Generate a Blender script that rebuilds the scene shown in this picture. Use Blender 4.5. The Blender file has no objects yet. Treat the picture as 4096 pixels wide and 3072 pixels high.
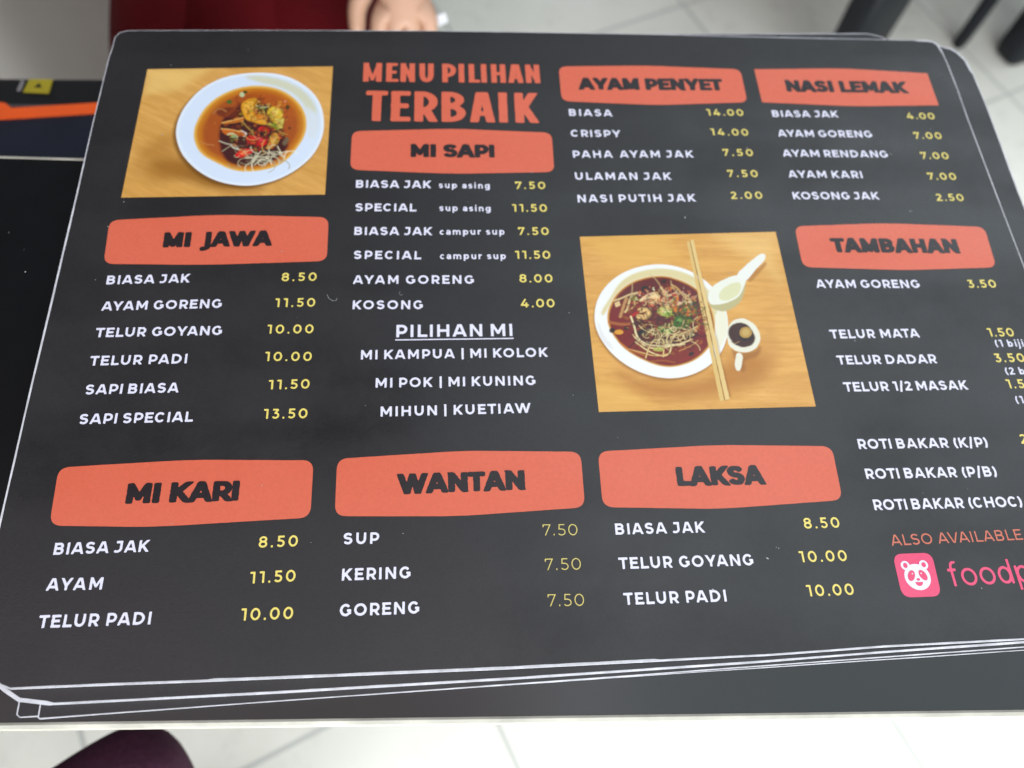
import bpy, bmesh, math, random
import numpy as np
from mathutils import Vector, Matrix

# ------------------------------------------------------------------ camera, world, lights
scene = bpy.context.scene
COL = scene.collection
SZ = 0.756                       # top of the uppermost menu sheet above the floor (m); x, y = 0 at its centre

cam_d = bpy.data.cameras.new('camera')
cam = bpy.data.objects.new('camera', cam_d)
COL.objects.link(cam)
R = Matrix(((0.9970745441, 0.0210444237, -0.0734811931),
            (-0.0497785796, 0.9083135694, -0.4153174119),
            (0.0580038492, 0.4177602086, 0.9067038996)))
cam.matrix_world = Matrix.Translation((-0.04691, -0.17048, SZ + 0.27772)) @ R.to_4x4()
cam_d.sensor_width = 36.0
cam_d.lens = 36.0 * 3076 / 4096
cam_d.clip_start = 0.01
cam_d.clip_end = 60
cam_d.dof.use_dof = True
cam_d.dof.focus_distance = 0.280
cam_d.dof.aperture_fstop = 7.5
scene.camera = cam

world = bpy.data.worlds.new('World')
scene.world = world
world.use_nodes = True
bg = world.node_tree.nodes['Background']
bg.inputs['Color'].default_value = (0.80, 0.88, 1.0, 1)
bg.inputs['Strength'].default_value = 0.13

def area(name, loc, target, sx, sy, power, col):
    d = bpy.data.lights.new(name, 'AREA')
    d.shape = 'RECTANGLE'
    d.size, d.size_y, d.energy, d.color = sx, sy, power, col
    o = bpy.data.objects.new(name, d)
    COL.objects.link(o)
    o.location = loc
    o.rotation_euler = (Vector(target) - Vector(loc)).to_track_quat('-Z', 'Y').to_euler()
    return o
# bright translucent awning overhead on the right, and the open shop front behind the photographer
area('awning_light', (2.15, 0.9, 2.75), (1.5, 0.85, 0.0), 3.4, 4.2, 91, (0.82, 0.94, 1.0))
area('ceiling_light', (-0.75, -0.75, 2.75), (-0.75, -0.75, 0.0), 2.3, 2.0, 22, (1.0, 0.88, 0.91))
area('shop_front_light', (-0.35, -2.2, 0.85), (-0.25, 0.0, 0.28), 3.8, 1.5, 222, (0.90, 0.97, 1.0))

vs = scene.view_settings
vs.view_transform = 'Standard'
vs.look = 'None'
vs.exposure = 0.0
vs.gamma = 1.0
vs.use_curve_mapping = False

# ------------------------------------------------------------------ helpers
def lin(r, g=None, b=None):
    if g is None:
        r, g, b = r
    f = lambda c: (c / 255 / 12.92) if c / 255 <= 0.04045 else ((c / 255 + 0.055) / 1.055) ** 2.4
    return (f(r), f(g), f(b), 1)

def mesh(name, verts, faces, mat=None, parent=None, smooth=False):
    me = bpy.data.meshes.new(name)
    me.from_pydata([tuple(v) for v in verts], [], faces)
    if smooth:
        me.shade_smooth()
    me.update()
    o = bpy.data.objects.new(name, me)
    COL.objects.link(o)
    if mat:
        me.materials.append(mat)
    if parent:
        o.parent = parent
    return o

def from_bm(name, bm, mat=None, parent=None, smooth=False):
    me = bpy.data.meshes.new(name)
    bm.normal_update()
    bm.to_mesh(me)
    bm.free()
    if smooth:
        me.shade_smooth()
    o = bpy.data.objects.new(name, me)
    COL.objects.link(o)
    if mat:
        me.materials.append(mat)
    if parent:
        o.parent = parent
    return o

def empty(name, loc=(0, 0, 0)):
    o = bpy.data.objects.new(name, None)
    o.empty_display_size = 0.05
    COL.objects.link(o)
    o.location = loc
    return o

def tag(o, label, cat, group=None):
    o['label'] = label
    o['category'] = cat
    if group:
        o['group'] = group
    return o

class Nodes:
    def __init__(self, name):
        self.m = bpy.data.materials.new(name)
        self.m.use_nodes = True
        self.t = self.m.node_tree
        self.b = self.t.nodes['Principled BSDF']
    def n(self, typ, **kw):
        x = self.t.nodes.new(typ)
        for k, v in kw.items():
            if k in x.inputs:
                x.inputs[k].default_value = v
            else:
                setattr(x, k, v)
        return x
    def l(self, a, b):
        self.t.links.new(a, b)
    def obj(self, scale=None):
        tc = self.n('ShaderNodeTexCoord')
        return tc.outputs['Object']
    def noise(self, scale, detail=3.0, rough=0.55, vec=None):
        x = self.n('ShaderNodeTexNoise')
        x.inputs['Scale'].default_value = scale
        x.inputs['Detail'].default_value = detail
        x.inputs['Roughness'].default_value = rough
        self.l(vec if vec is not None else self.obj(), x.inputs['Vector'])
        return x.outputs['Fac']
    def remap(self, fac, a0, a1, b0, b1):
        x = self.n('ShaderNodeMapRange')
        for k, v in zip(('From Min', 'From Max', 'To Min', 'To Max'), (a0, a1, b0, b1)):
            x.inputs[k].default_value = v
        self.l(fac, x.inputs['Value'])
        return x.outputs['Result']
    def mix(self, fac, c0, c1):
        x = self.n('ShaderNodeMix', data_type='RGBA')
        if hasattr(fac, 'links'):
            self.l(fac, x.inputs[0])
        else:
            x.inputs[0].default_value = fac
        for i, c in ((6, c0), (7, c1)):
            if hasattr(c, 'links'):
                self.l(c, x.inputs[i])
            else:
                x.inputs[i].default_value = c
        return x.outputs[2]
    def bump(self, fac, strength, dist=0.001):
        x = self.n('ShaderNodeBump')
        x.inputs['Strength'].default_value = strength
        x.inputs['Distance'].default_value = dist
        self.l(fac, x.inputs['Height'])
        self.l(x.outputs['Normal'], self.b.inputs['Normal'])

def simple(name, col, rough=0.5, var=0.12, scale=40, spec=0.5, bump=0.0):
    m = Nodes(name)
    c = col if len(col) == 4 else (*col, 1)
    dark = tuple(v * (1 - var) for v in c[:3]) + (1,)
    lite = tuple(min(1, v * (1 + var)) for v in c[:3]) + (1,)
    f = m.noise(scale, 4)
    m.l(m.mix(m.remap(f, 0.3, 0.7, 0, 1), dark, lite), m.b.inputs['Base Color'])
    m.b.inputs['Roughness'].default_value = rough
    m.b.inputs['Specular IOR Level'].default_value = spec
    if bump:
        m.bump(f, bump)
    return m.m

def laminate(name, col=None, var=0.05, attr=None):
    """matt laminated print: fine leathery grain, patches of finger grease in the gloss"""
    m = Nodes(name)
    v = m.obj()
    if attr:
        a = m.n('ShaderNodeAttribute', attribute_name=attr)
        m.l(a.outputs['Color'], m.b.inputs['Base Color'])
    else:
        f = m.noise(900, 2, 0.6, v)
        c0 = tuple(x * (1 - var) for x in col[:3]) + (1,)
        c1 = tuple(min(1, x * (1 + var)) for x in col[:3]) + (1,)
        m.l(m.mix(m.remap(f, 0.3, 0.7, 0, 1), c0, c1), m.b.inputs['Base Color'])
    g = m.noise(20, 6, 0.68, v)
    mp = m.n('ShaderNodeMapping')                      # wiped streaks of grease across the film
    mp.inputs['Rotation'].default_value = (0, 0, math.radians(38))
    mp.inputs['Scale'].default_value = (5, 34, 1)
    m.l(v, mp.inputs['Vector'])
    st = m.noise(1.0, 2, 0.45, mp.outputs['Vector'])
    ad = m.n('ShaderNodeMath', operation='ADD')
    m.l(m.remap(g, 0.35, 0.68, ROUGH - 0.12, ROUGH + 0.08), ad.inputs[0])
    m.l(m.remap(st, 0.40, 0.72, 0.05, -0.13), ad.inputs[1])
    m.l(ad.outputs[0], m.b.inputs['Roughness'])
    m.b.inputs['Specular IOR Level'].default_value = 0.46
    wave = m.n('ShaderNodeBump')                       # gentle ripples of the laminate film
    wave.inputs['Strength'].default_value = 0.30
    wave.inputs['Distance'].default_value = 0.0012
    m.l(m.noise(11, 3, 0.5, v), wave.inputs['Height'])
    fine = m.n('ShaderNodeBump')
    fine.inputs['Strength'].default_value = 0.10
    fine.inputs['Distance'].default_value = 0.0004
    m.l(m.noise(1500, 2, 0.5, v), fine.inputs['Height'])
    m.l(wave.outputs['Normal'], fine.inputs['Normal'])
    m.l(fine.outputs['Normal'], m.b.inputs['Normal'])
    return m.m
ROUGH = 0.44

def box_bm(bm, x0, x1, y0, y1, z0, z1, bevel=0.0, seg=2):
    r = bmesh.ops.create_cube(bm, size=1.0)
    for v in r['verts']:
        v.co = Vector(((x0 + x1) / 2 + v.co.x * (x1 - x0), (y0 + y1) / 2 + v.co.y * (y1 - y0), (z0 + z1) / 2 + v.co.z * (z1 - z0)))
    if bevel:
        es = list({e for v in r['verts'] for e in v.link_edges})
        bmesh.ops.bevel(bm, geom=es, offset=bevel, segments=seg, affect='EDGES', profile=0.6)

def box(name, x0, x1, y0, y1, z0, z1, mat, parent=None, bevel=0.0):
    bm = bmesh.new()
    box_bm(bm, x0, x1, y0, y1, z0, z1, bevel)
    return from_bm(name, bm, mat, parent, smooth=False)

def tube(name, pts, radii, mat, parent=None, n=14, flat=1.0):
    """round bar through pts with a radius for each point"""
    verts, faces = [], []
    pts = [Vector(p) for p in pts]
    for i, p in enumerate(pts):
        d = (pts[min(i + 1, len(pts) - 1)] - pts[max(i - 1, 0)]).normalized()
        u = d.orthogonal().normalized() if abs(d.z) < 0.9 else Vector((1, 0, 0))
        u = (u - d * u.dot(d)).normalized()
        w = d.cross(u)
        for k in range(n):
            a = 2 * math.pi * k / n
            verts.append(p + radii[i] * (math.cos(a) * u + flat * math.sin(a) * w))
    for i in range(len(pts) - 1):
        for k in range(n):
            faces.append((i * n + k, i * n + (k + 1) % n, (i + 1) * n + (k + 1) % n, (i + 1) * n + k))
    faces.append(tuple(range(n))[::-1])
    faces.append(tuple(range((len(pts) - 1) * n, len(pts) * n)))
    return mesh(name, verts, faces, mat, parent, smooth=True)
PRINT = [
 ('title', 'MENU PILIHAN', -88.0, 117.7, -2.5, 117.5, 12.20),
 ('title', 'TERBAIK', -86.2, 93.0, -4.1, 92.2, 18.90),
 ('head', 'MI SAPI', -65.1, 71.3, -26.4, 71.0, 8.30),
 ('head', 'AYAM PENYET', 16.0, 113.2, 88.4, 113.2, 8.30),
 ('head', 'NASI LEMAK', 120.4, 112.8, 183.2, 112.3, 8.30),
 ('head', 'MI JAWA', -168.4, 22.8, -123.4, 23.4, 8.30),
 ('head', 'TAMBAHAN', 121.8, 17.5, 181.1, 16.4, 8.30),
 ('head', 'MI KARI', -166.6, -88.0, -126.4, -88.1, 8.30),
 ('head', 'WANTAN', -69.4, -87.5, -21.5, -87.3, 8.30),
 ('head', 'LAKSA', 36.5, -87.8, 71.1, -88.2, 8.30),
 ('item', 'BIASA JAK', -188.4, 5.3, -155.2, 5.8, 4.20),
 ('item', 'AYAM GORENG', -188.4, -7.1, -141.2, -6.5, 4.20),
 ('item', 'TELUR GOYANG', -188.6, -19.2, -139.8, -19.0, 4.20),
 ('item', 'TELUR PADI', -188.6, -31.7, -151.9, -31.4, 4.20),
 ('item', 'SAPI BIASA', -188.2, -44.0, -153.4, -43.9, 4.20),
 ('item', 'SAPI SPECIAL', -188.3, -56.2, -146.7, -56.2, 4.20),
 ('item', 'BIASA JAK', -188.2, -105.2, -155.8, -105.3, 4.20),
 ('item', 'AYAM', -188.4, -117.5, -169.7, -117.8, 4.20),
 ('item', 'TELUR PADI', -188.5, -129.8, -151.8, -130.1, 4.20),
 ('item', 'BIASA JAK', -89.2, 54.3, -55.8, 53.9, 4.20),
 ('item', 'SPECIAL', -89.0, 41.5, -62.5, 41.2, 4.20),
 ('item', 'BIASA JAK', -89.0, 28.9, -55.5, 28.5, 4.20),
 ('item', 'SPECIAL', -88.8, 16.6, -60.4, 16.1, 4.20),
 ('item', 'AYAM GORENG', -88.8, 4.2, -38.2, 3.6, 4.20),
 ('item', 'KOSONG', -88.4, -8.0, -59.7, -8.4, 4.20),
 ('item', 'MI KAMPUA | MI KOLOK', -84.3, -31.2, -9.1, -31.5, 4.20),
 ('item', 'MI POK | MI KUNING', -78.2, -43.7, -15.0, -44.0, 4.20),
 ('item', 'MIHUN | KUETIAW', -76.0, -56.0, -17.5, -55.9, 4.20),
 ('item', 'SUP', -88.2, -105.2, -75.5, -105.4, 4.20),
 ('item', 'KERING', -88.2, -118.0, -64.2, -118.1, 4.20),
 ('item', 'GORENG', -88.4, -130.2, -61.1, -130.3, 4.20),
 ('item', 'BIASA JAK', 10.8, -105.2, 44.5, -105.6, 4.20),
 ('item', 'TELUR GOYANG', 10.8, -117.8, 60.6, -118.3, 4.20),
 ('item', 'TELUR PADI', 11.2, -130.4, 48.4, -130.7, 4.20),
 ('item', 'BIASA', 10.0, 96.8, 30.9, 96.5, 4.20),
 ('item', 'CRISPY', 9.8, 83.9, 33.5, 83.7, 4.20),
 ('item', 'PAHA AYAM JAK', 9.8, 71.3, 66.9, 71.5, 4.20),
 ('item', 'ULAMAN JAK', 9.7, 58.5, 54.5, 58.4, 4.20),
 ('item', 'NASI PUTIH JAK', 9.8, 45.8, 64.1, 46.0, 4.20),
 ('item', 'BIASA JAK', 109.9, 96.7, 143.2, 96.5, 4.20),
 ('item', 'AYAM GORENG', 110.2, 84.3, 157.1, 83.9, 4.20),
 ('item', 'AYAM RENDANG', 110.1, 72.1, 161.8, 71.5, 4.20),
 ('item', 'AYAM KARI', 110.3, 59.6, 146.1, 59.2, 4.20),
 ('item', 'KOSONG JAK', 110.0, 47.1, 151.2, 46.8, 4.20),
 ('item', 'AYAM GORENG', 110.4, -0.5, 157.2, -1.2, 4.20),
 ('item', 'TELUR MATA', 111.2, -25.4, 150.3, -25.6, 4.20),
 ('item', 'TELUR DADAR', 111.4, -37.6, 154.4, -37.9, 4.20),
 ('item', 'TELUR 1/2 MASAK', 111.4, -49.9, 164.3, -50.2, 4.20),
 ('item', 'ROTI BAKAR (K/P)', 111.3, -74.7, 164.7, -75.4, 4.20),
 ('item', 'ROTI BAKAR (P/B)', 111.3, -87.0, 164.5, -87.6, 4.20),
 ('item', 'ROTI BAKAR (CHOC)', 111.4, -99.4, 170.8, -100.0, 4.20),
 ('sub', 'PILIHAN MI', -70.4, -21.4, -23.1, -21.7, 5.75),
 ('note', 'sup asing', -52.4, 54.0, -29.6, 53.6, 3.30),
 ('note', 'sup asing', -52.3, 41.4, -29.7, 41.0, 3.30),
 ('note', 'campur sup', -52.3, 28.7, -24.1, 28.5, 3.30),
 ('note', 'campur sup', -52.3, 16.1, -24.1, 15.8, 3.30),
 ('note', '(1 biji)', 182.5, -30.7, 196.9, -30.9, 3.30),
 ('note', '(2 biji)', 182.7, -43.8, 197.3, -43.9, 3.30),
 ('note', '(1 biji)', 182.8, -56.9, 197.4, -57.0, 3.30),
 ('price', '8.50', -118.1, 5.9, -103.8, 5.9, 4.10),
 ('price', '11.50', -119.7, -6.5, -103.7, -6.5, 4.10),
 ('price', '10.00', -121.9, -18.8, -103.7, -18.9, 4.10),
 ('price', '10.00', -121.8, -31.1, -103.7, -31.4, 4.10),
 ('price', '11.50', -119.4, -43.5, -103.8, -43.4, 4.10),
 ('price', '13.50', -120.3, -55.8, -103.9, -55.9, 4.10),
 ('price', '8.50', -118.0, -105.3, -104.3, -105.3, 4.10),
 ('price', '11.50', -119.8, -117.8, -104.3, -117.6, 4.10),
 ('price', '10.00', -121.7, -130.2, -104.3, -130.3, 4.10),
 ('price', '7.50', -18.0, 53.4, -4.4, 53.3, 4.10),
 ('price', '11.50', -19.9, 40.8, -4.5, 40.7, 4.10),
 ('price', '7.50', -18.0, 28.3, -4.6, 28.2, 4.10),
 ('price', '11.50', -19.9, 15.9, -4.8, 15.8, 4.10),
 ('price', '8.00', -18.8, 4.0, -4.7, 3.8, 4.10),
 ('price', '4.00', -18.8, -8.2, -4.7, -8.4, 4.10),
 ('price', '8.50', 82.5, -105.5, 96.3, -105.6, 4.10),
 ('price', '10.00', 78.3, -117.9, 96.2, -118.1, 4.10),
 ('price', '10.00', 78.5, -130.2, 95.9, -130.3, 4.10),
 ('price', '14.00', 77.5, 97.3, 95.5, 97.3, 4.10),
 ('price', '14.00', 77.5, 85.0, 95.7, 84.9, 4.10),
 ('price', '7.50', 81.3, 72.5, 95.7, 72.4, 4.10),
 ('price', '7.50', 81.4, 60.0, 95.7, 59.9, 4.10),
 ('price', '2.00', 80.8, 47.4, 95.5, 47.4, 4.10),
 ('price', '4.00', 178.1, 95.8, 192.2, 95.6, 4.10),
 ('price', '7.00', 178.3, 83.2, 192.2, 83.1, 4.10),
 ('price', '7.00', 178.3, 70.8, 192.0, 70.6, 4.10),
 ('price', '7.00', 178.2, 58.3, 192.0, 58.1, 4.10),
 ('price', '2.50', 178.7, 45.9, 191.9, 45.7, 4.10),
 ('price', '3.50', 179.5, -1.4, 192.4, -1.5, 4.10),
 ('price', '1.50', 181.0, -25.8, 192.5, -25.9, 4.10),
 ('price', '3.50', 180.0, -38.0, 193.1, -38.1, 4.10),
 ('price', '1.50', 181.4, -50.1, 193.3, -50.2, 4.10),
 ('price', '2.00', 179.0, -74.4, 192.1, -74.5, 4.10),
 ('thin', '7.50', -16.1, -104.6, -3.3, -104.9, 4.20),
 ('thin', '7.50', -16.1, -117.2, -3.1, -117.4, 4.20),
 ('thin', '7.50', -16.0, -129.8, -3.1, -130.1, 4.20),
 ('also', 'ALSO AVAILABLE', 114.5, -113.1, 166.5, -112.7, 4.10),
 ('logo', 'food', 133.8, -128.8, 158.2, -128.5, 9.09),
]
ART1 = [
 ('P', '26.4,56.0 20.4,56.5 9.0,55.7 11.5,64.2 24.3,67.3 36.9,73.0 52.0,75.0 62.5,73.5 44.9,67.7', (140, 92, 48), 7.88, 0.75),
 ('P', '-1.4,55.5 15.4,38.2 19.6,50.1 27.4,64.5 11.4,72.6', (176, 122, 62), 8.52, 0.55),
 ('P', '-0.3,-0.1 28.9,-0.3 16.7,13.7 1.2,16.5', (245, 208, 130), 8.19, 0.6),
 ('P', '16.9,43.4 16.6,34.9 18.6,25.7 24.6,14.5 33.1,7.9 42.1,5.1 52.8,4.5 61.7,6.1 70.4,10.8 77.8,18.6 81.9,27.5 83.5,37.3 83.1,45.7 79.9,55.7 73.8,63.6 65.5,69.7 57.1,72.6 49.9,73.3 39.8,71.2 31.5,66.3 25.1,59.9 20.2,52.9', (120, 84, 50), 2.06, 0.8),
 ('P', '18.2,41.9 17.9,33.5 19.9,24.3 25.8,13.2 34.2,6.6 43.2,3.8 53.7,3.2 62.7,4.8 71.3,9.5 78.6,17.2 82.7,26.1 84.2,35.9 83.8,44.2 80.6,54.1 74.5,62.0 66.3,68.1 58.0,71.0 50.8,71.7 40.8,69.5 32.5,64.6 26.2,58.3 21.4,51.3', (236, 243, 252), 0.47, 1),
 ('P', '19.3,41.8 19.1,33.7 21.0,24.9 26.7,14.1 34.8,7.8 43.5,5.1 53.7,4.5 62.2,6.1 70.5,10.5 77.6,18.0 81.6,26.5 83.0,36.0 82.7,44.0 79.6,53.6 73.7,61.2 65.8,67.1 57.8,69.9 50.8,70.5 41.1,68.5 33.2,63.8 27.1,57.6 22.5,50.9', (220, 232, 248), 1.55, 1),
 ('P', '43.3,5.1 57.2,5.4 71.5,12.7 79.3,22.9 81.8,35.8 80.6,45.4 77.4,44.1 77.1,30.9 71.9,19.6 62.3,12.5 52.9,10.1', (216, 216, 190), 2.4, 1),
 ('P', '75.9,25.9 81.6,31.0 82.2,43.0 77.8,51.2', (222, 232, 244), 3.11, 0.8),
 ('P', '25.8,40.8 26.4,33.6 29.3,24.5 35.3,17.1 44.0,12.3 53.0,11.4 62.4,13.8 70.1,20.2 74.7,27.8 76.5,36.3 75.6,44.1 72.5,51.1 69.4,56.2 65.8,60.2 59.5,62.9 50.9,63.8 44.3,62.3 37.4,57.9 31.3,53.8 27.6,47.9', (236, 186, 90), 0.72, 1),
 ('P', '26.9,40.8 27.5,33.9 30.4,25.2 36.1,18.2 44.3,13.6 53.0,12.8 61.9,15.0 69.3,21.2 73.6,28.3 75.4,36.5 74.5,43.9 71.6,50.6 68.6,55.5 65.1,59.3 59.1,61.9 51.0,62.8 44.7,61.3 38.0,57.1 32.2,53.2 28.7,47.6', (205, 130, 55), 2.06, 1),
 ('P', '29.4,40.7 29.9,34.6 32.5,26.8 37.7,20.5 45.1,16.4 52.8,15.6 60.8,17.6 67.5,23.1 71.4,29.5 73.0,36.9 72.3,43.6 69.6,49.6 66.9,54.0 63.8,57.4 58.4,59.8 51.0,60.6 45.3,59.3 39.4,55.5 34.1,51.9 30.9,46.9', (172, 92, 42), 3.61, 1),
 ('P', '46.4,14.2 62.6,16.3 71.5,27.1 68.5,36.2 58.6,23.8', (186, 98, 48), 4.25, 0.6),
 ('P', '37.3,44.6 37.4,32.6 44.0,22.3 53.9,21.8 64.3,28.2 66.3,42.7 68.8,47.5 67.8,52.1 61.4,59.5 48.5,61.0 40.7,56.3', (62, 42, 26), 2.05, 0.9),
 ('P', '34.5,26.5 38.8,24.7 44.3,25.4 45.7,30.3 40.5,32.1 35.3,30.1', (120, 66, 36), 1.32, 0.9),
 ('L', '33.6,28.9 34.5,26.5 37.1,25.9 39.1,27.8', (178, 120, 80), 0.74, 0.9),
 ('L', '39.4,30.2 42.6,26.6 44.4,22.3', (150, 80, 50), 0.95, 0.9),
 ('P', '45.2,23.6 48.3,19.6 52.8,19.6 52.9,23.7 51.1,25.8 52.4,30.4 58.7,34.2 57.2,36.9 51.4,34.1 48.1,32.8 46.0,27.3', (226, 160, 58), 0.63, 1),
 ('P', '46.4,23.6 49.3,21.1 51.6,21.5 50.6,24.9 49.7,30.4 47.8,29.1', (240, 185, 85), 0.85, 0.8),
 ('L', '47.9,25.5 49.5,28.6 51.6,32.3', (190, 115, 35), 0.53, 0.9),
 ('P', '51.8,29.2 57.3,30.5 58.2,33.0 53.9,32.9', (215, 130, 50), 0.63, 1),
 ('P', '57.9,26.9 60.4,24.4 65.2,28.2 64.7,33.1 65.8,36.7 61.3,35.5 57.8,30.5', (222, 184, 66), 0.73, 1),
 ('P', '59.7,26.3 62.8,26.3 62.7,30.6 60.5,30.6', (240, 215, 110), 0.74, 0.9),
 ('P', '58.2,35.4 62.2,35.5 64.2,39.1 62.4,39.1', (120, 150, 60), 0.52, 1),
 ('P', '61.9,32.4 65.6,33.1 65.5,38.5 63.3,38.5', (214, 196, 100), 0.62, 1),
 ('P', '51.9,24.9 55.1,25.0 58.8,26.9 56.2,28.4 53.4,26.8', (60, 84, 44), 0.53, 1),
 ('L', '52.3,24.3 55.6,25.6 58.2,25.0', (190, 205, 160), 0.53, 0.8),
 ('P', '37.6,34.6 41.9,32.7 47.3,31.3 47.8,34.1 43.9,35.1 39.5,36.0', (192, 112, 54), 0.42, 1),
 ('L', '38.0,34.6 42.4,33.4 47.1,31.6', (235, 180, 110), 0.63, 0.9),
 ('L', '38.2,36.0 43.0,35.7 47.8,34.5', (30, 18, 14), 0.94, 0.9),
 ('P', '37.7,38.2 41.6,38.7 45.6,39.7 50.1,41.4 49.0,42.9 43.3,42.9 39.2,41.4', (202, 108, 52), 0.41, 1),
 ('L', '38.0,38.2 42.0,38.7 46.6,40.1', (240, 190, 120), 0.52, 0.9),
 ('L', '47.2,39.7 49.8,41.4 48.6,43.0', (236, 226, 216), 0.62, 0.9),
 ('L', '41.4,41.7 43.1,40.8 45.5,43.2', (196, 206, 160), 0.93, 0.9),
 ('P', '53.5,38.6 56.5,36.7 60.3,39.5 58.5,40.3 54.9,39.7', (206, 24, 44), 0.36, 1),
 ('P', '49.0,42.9 52.5,42.5 56.2,43.7 60.4,46.9 57.9,48.4 56.5,50.3 54.8,47.8 50.8,47.8', (214, 22, 48), 0.36, 1),
 ('P', '52.6,43.1 55.7,43.7 58.2,46.7 55.5,45.8', (240, 90, 110), 0.41, 0.9),
 ('P', '53.7,40.7 59.0,40.8 58.9,44.4 55.7,43.1', (40, 24, 22), 0.72, 0.9),
 ('P', '60.1,42.6 62.5,40.3 64.6,43.9 64.4,47.4 62.0,50.3 58.5,51.1 60.0,47.3', (204, 148, 70), 0.51, 1),
 ('P', '61.0,43.8 63.4,43.3 63.5,46.8 61.0,48.5', (226, 180, 96), 0.72, 0.8),
 ('P', '65.7,47.4 67.6,43.3 69.1,45.7 67.1,49.2', (120, 104, 84), 0.41, 1),
 ('P', '45.4,53.2 48.8,50.2 53.7,50.4 53.2,52.8 49.7,55.4 46.3,55.5', (216, 34, 44), 0.35, 1),
 ('P', '47.4,53.2 49.4,51.5 51.6,52.1 49.2,54.1', (238, 130, 84), 0.5, 1),
 ('L', '29.5,45.6 32.3,47.4 35.9,48.0', (200, 140, 90), 0.41, 0.8),
 ('L', '37.8,45.5 42.0,47.6 44.6,47.6 47.1,50.9', (206, 196, 170), 0.51, 0.9),
 ('L', '39.8,51.6 42.2,49.4 43.8,47.6', (180, 170, 140), 0.41, 0.9),
 ('L', '43.4,48.2 44.9,50.0 47.6,50.9', (226, 218, 196), 0.61, 0.9),
 ('P', '41.1,21.7 41.1,22.3 40.8,22.8 40.3,23.1 39.7,23.0 39.2,22.8 38.8,22.3 38.6,21.7 38.7,21.1 39.0,20.6 39.5,20.4 40.0,20.4 40.6,20.7 41.0,21.1', (76, 110, 60), 0.43, 1),
 ('P', '46.5,17.3 46.5,18.0 46.2,18.5 45.7,18.8 45.2,18.8 44.7,18.5 44.3,17.9 44.2,17.3 44.2,16.6 44.5,16.1 44.9,15.8 45.5,15.8 46.0,16.1 46.3,16.7', (196, 206, 156), 0.43, 1),
 ('P', '47.7,15.8 47.6,16.2 47.3,16.5 46.9,16.6 46.4,16.6 45.9,16.4 45.6,16.1 45.5,15.7 45.5,15.3 45.8,15.0 46.2,14.9 46.7,14.9 47.2,15.1 47.5,15.4', (60, 80, 50), 0.43, 1),
 ('P', '67.8,25.7 67.8,26.3 67.5,26.7 67.2,27.0 66.7,27.0 66.3,26.7 66.0,26.2 65.9,25.6 65.9,25.1 66.2,24.6 66.5,24.3 67.0,24.3 67.4,24.6 67.7,25.1', (84, 78, 48), 0.42, 1),
 ('P', '69.2,38.5 69.2,38.8 69.0,39.1 68.8,39.2 68.5,39.2 68.3,39.1 68.1,38.8 68.0,38.5 68.1,38.1 68.2,37.9 68.4,37.7 68.7,37.7 68.9,37.9 69.1,38.1', (60, 44, 30), 0.21, 1),
 ('P', '66.1,22.0 66.1,22.3 65.9,22.5 65.7,22.6 65.4,22.6 65.1,22.5 64.9,22.3 64.8,22.0 64.9,21.8 65.0,21.5 65.3,21.4 65.6,21.4 65.8,21.6 66.0,21.8', (225, 150, 120), 0.21, 1),
 ('P', '44.9,42.9 44.8,43.4 44.5,43.7 44.1,43.8 43.6,43.8 43.1,43.6 42.8,43.3 42.6,42.9 42.7,42.5 43.0,42.2 43.4,42.0 43.9,42.0 44.4,42.2 44.7,42.5', (150, 170, 110), 0.31, 1),
]
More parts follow.
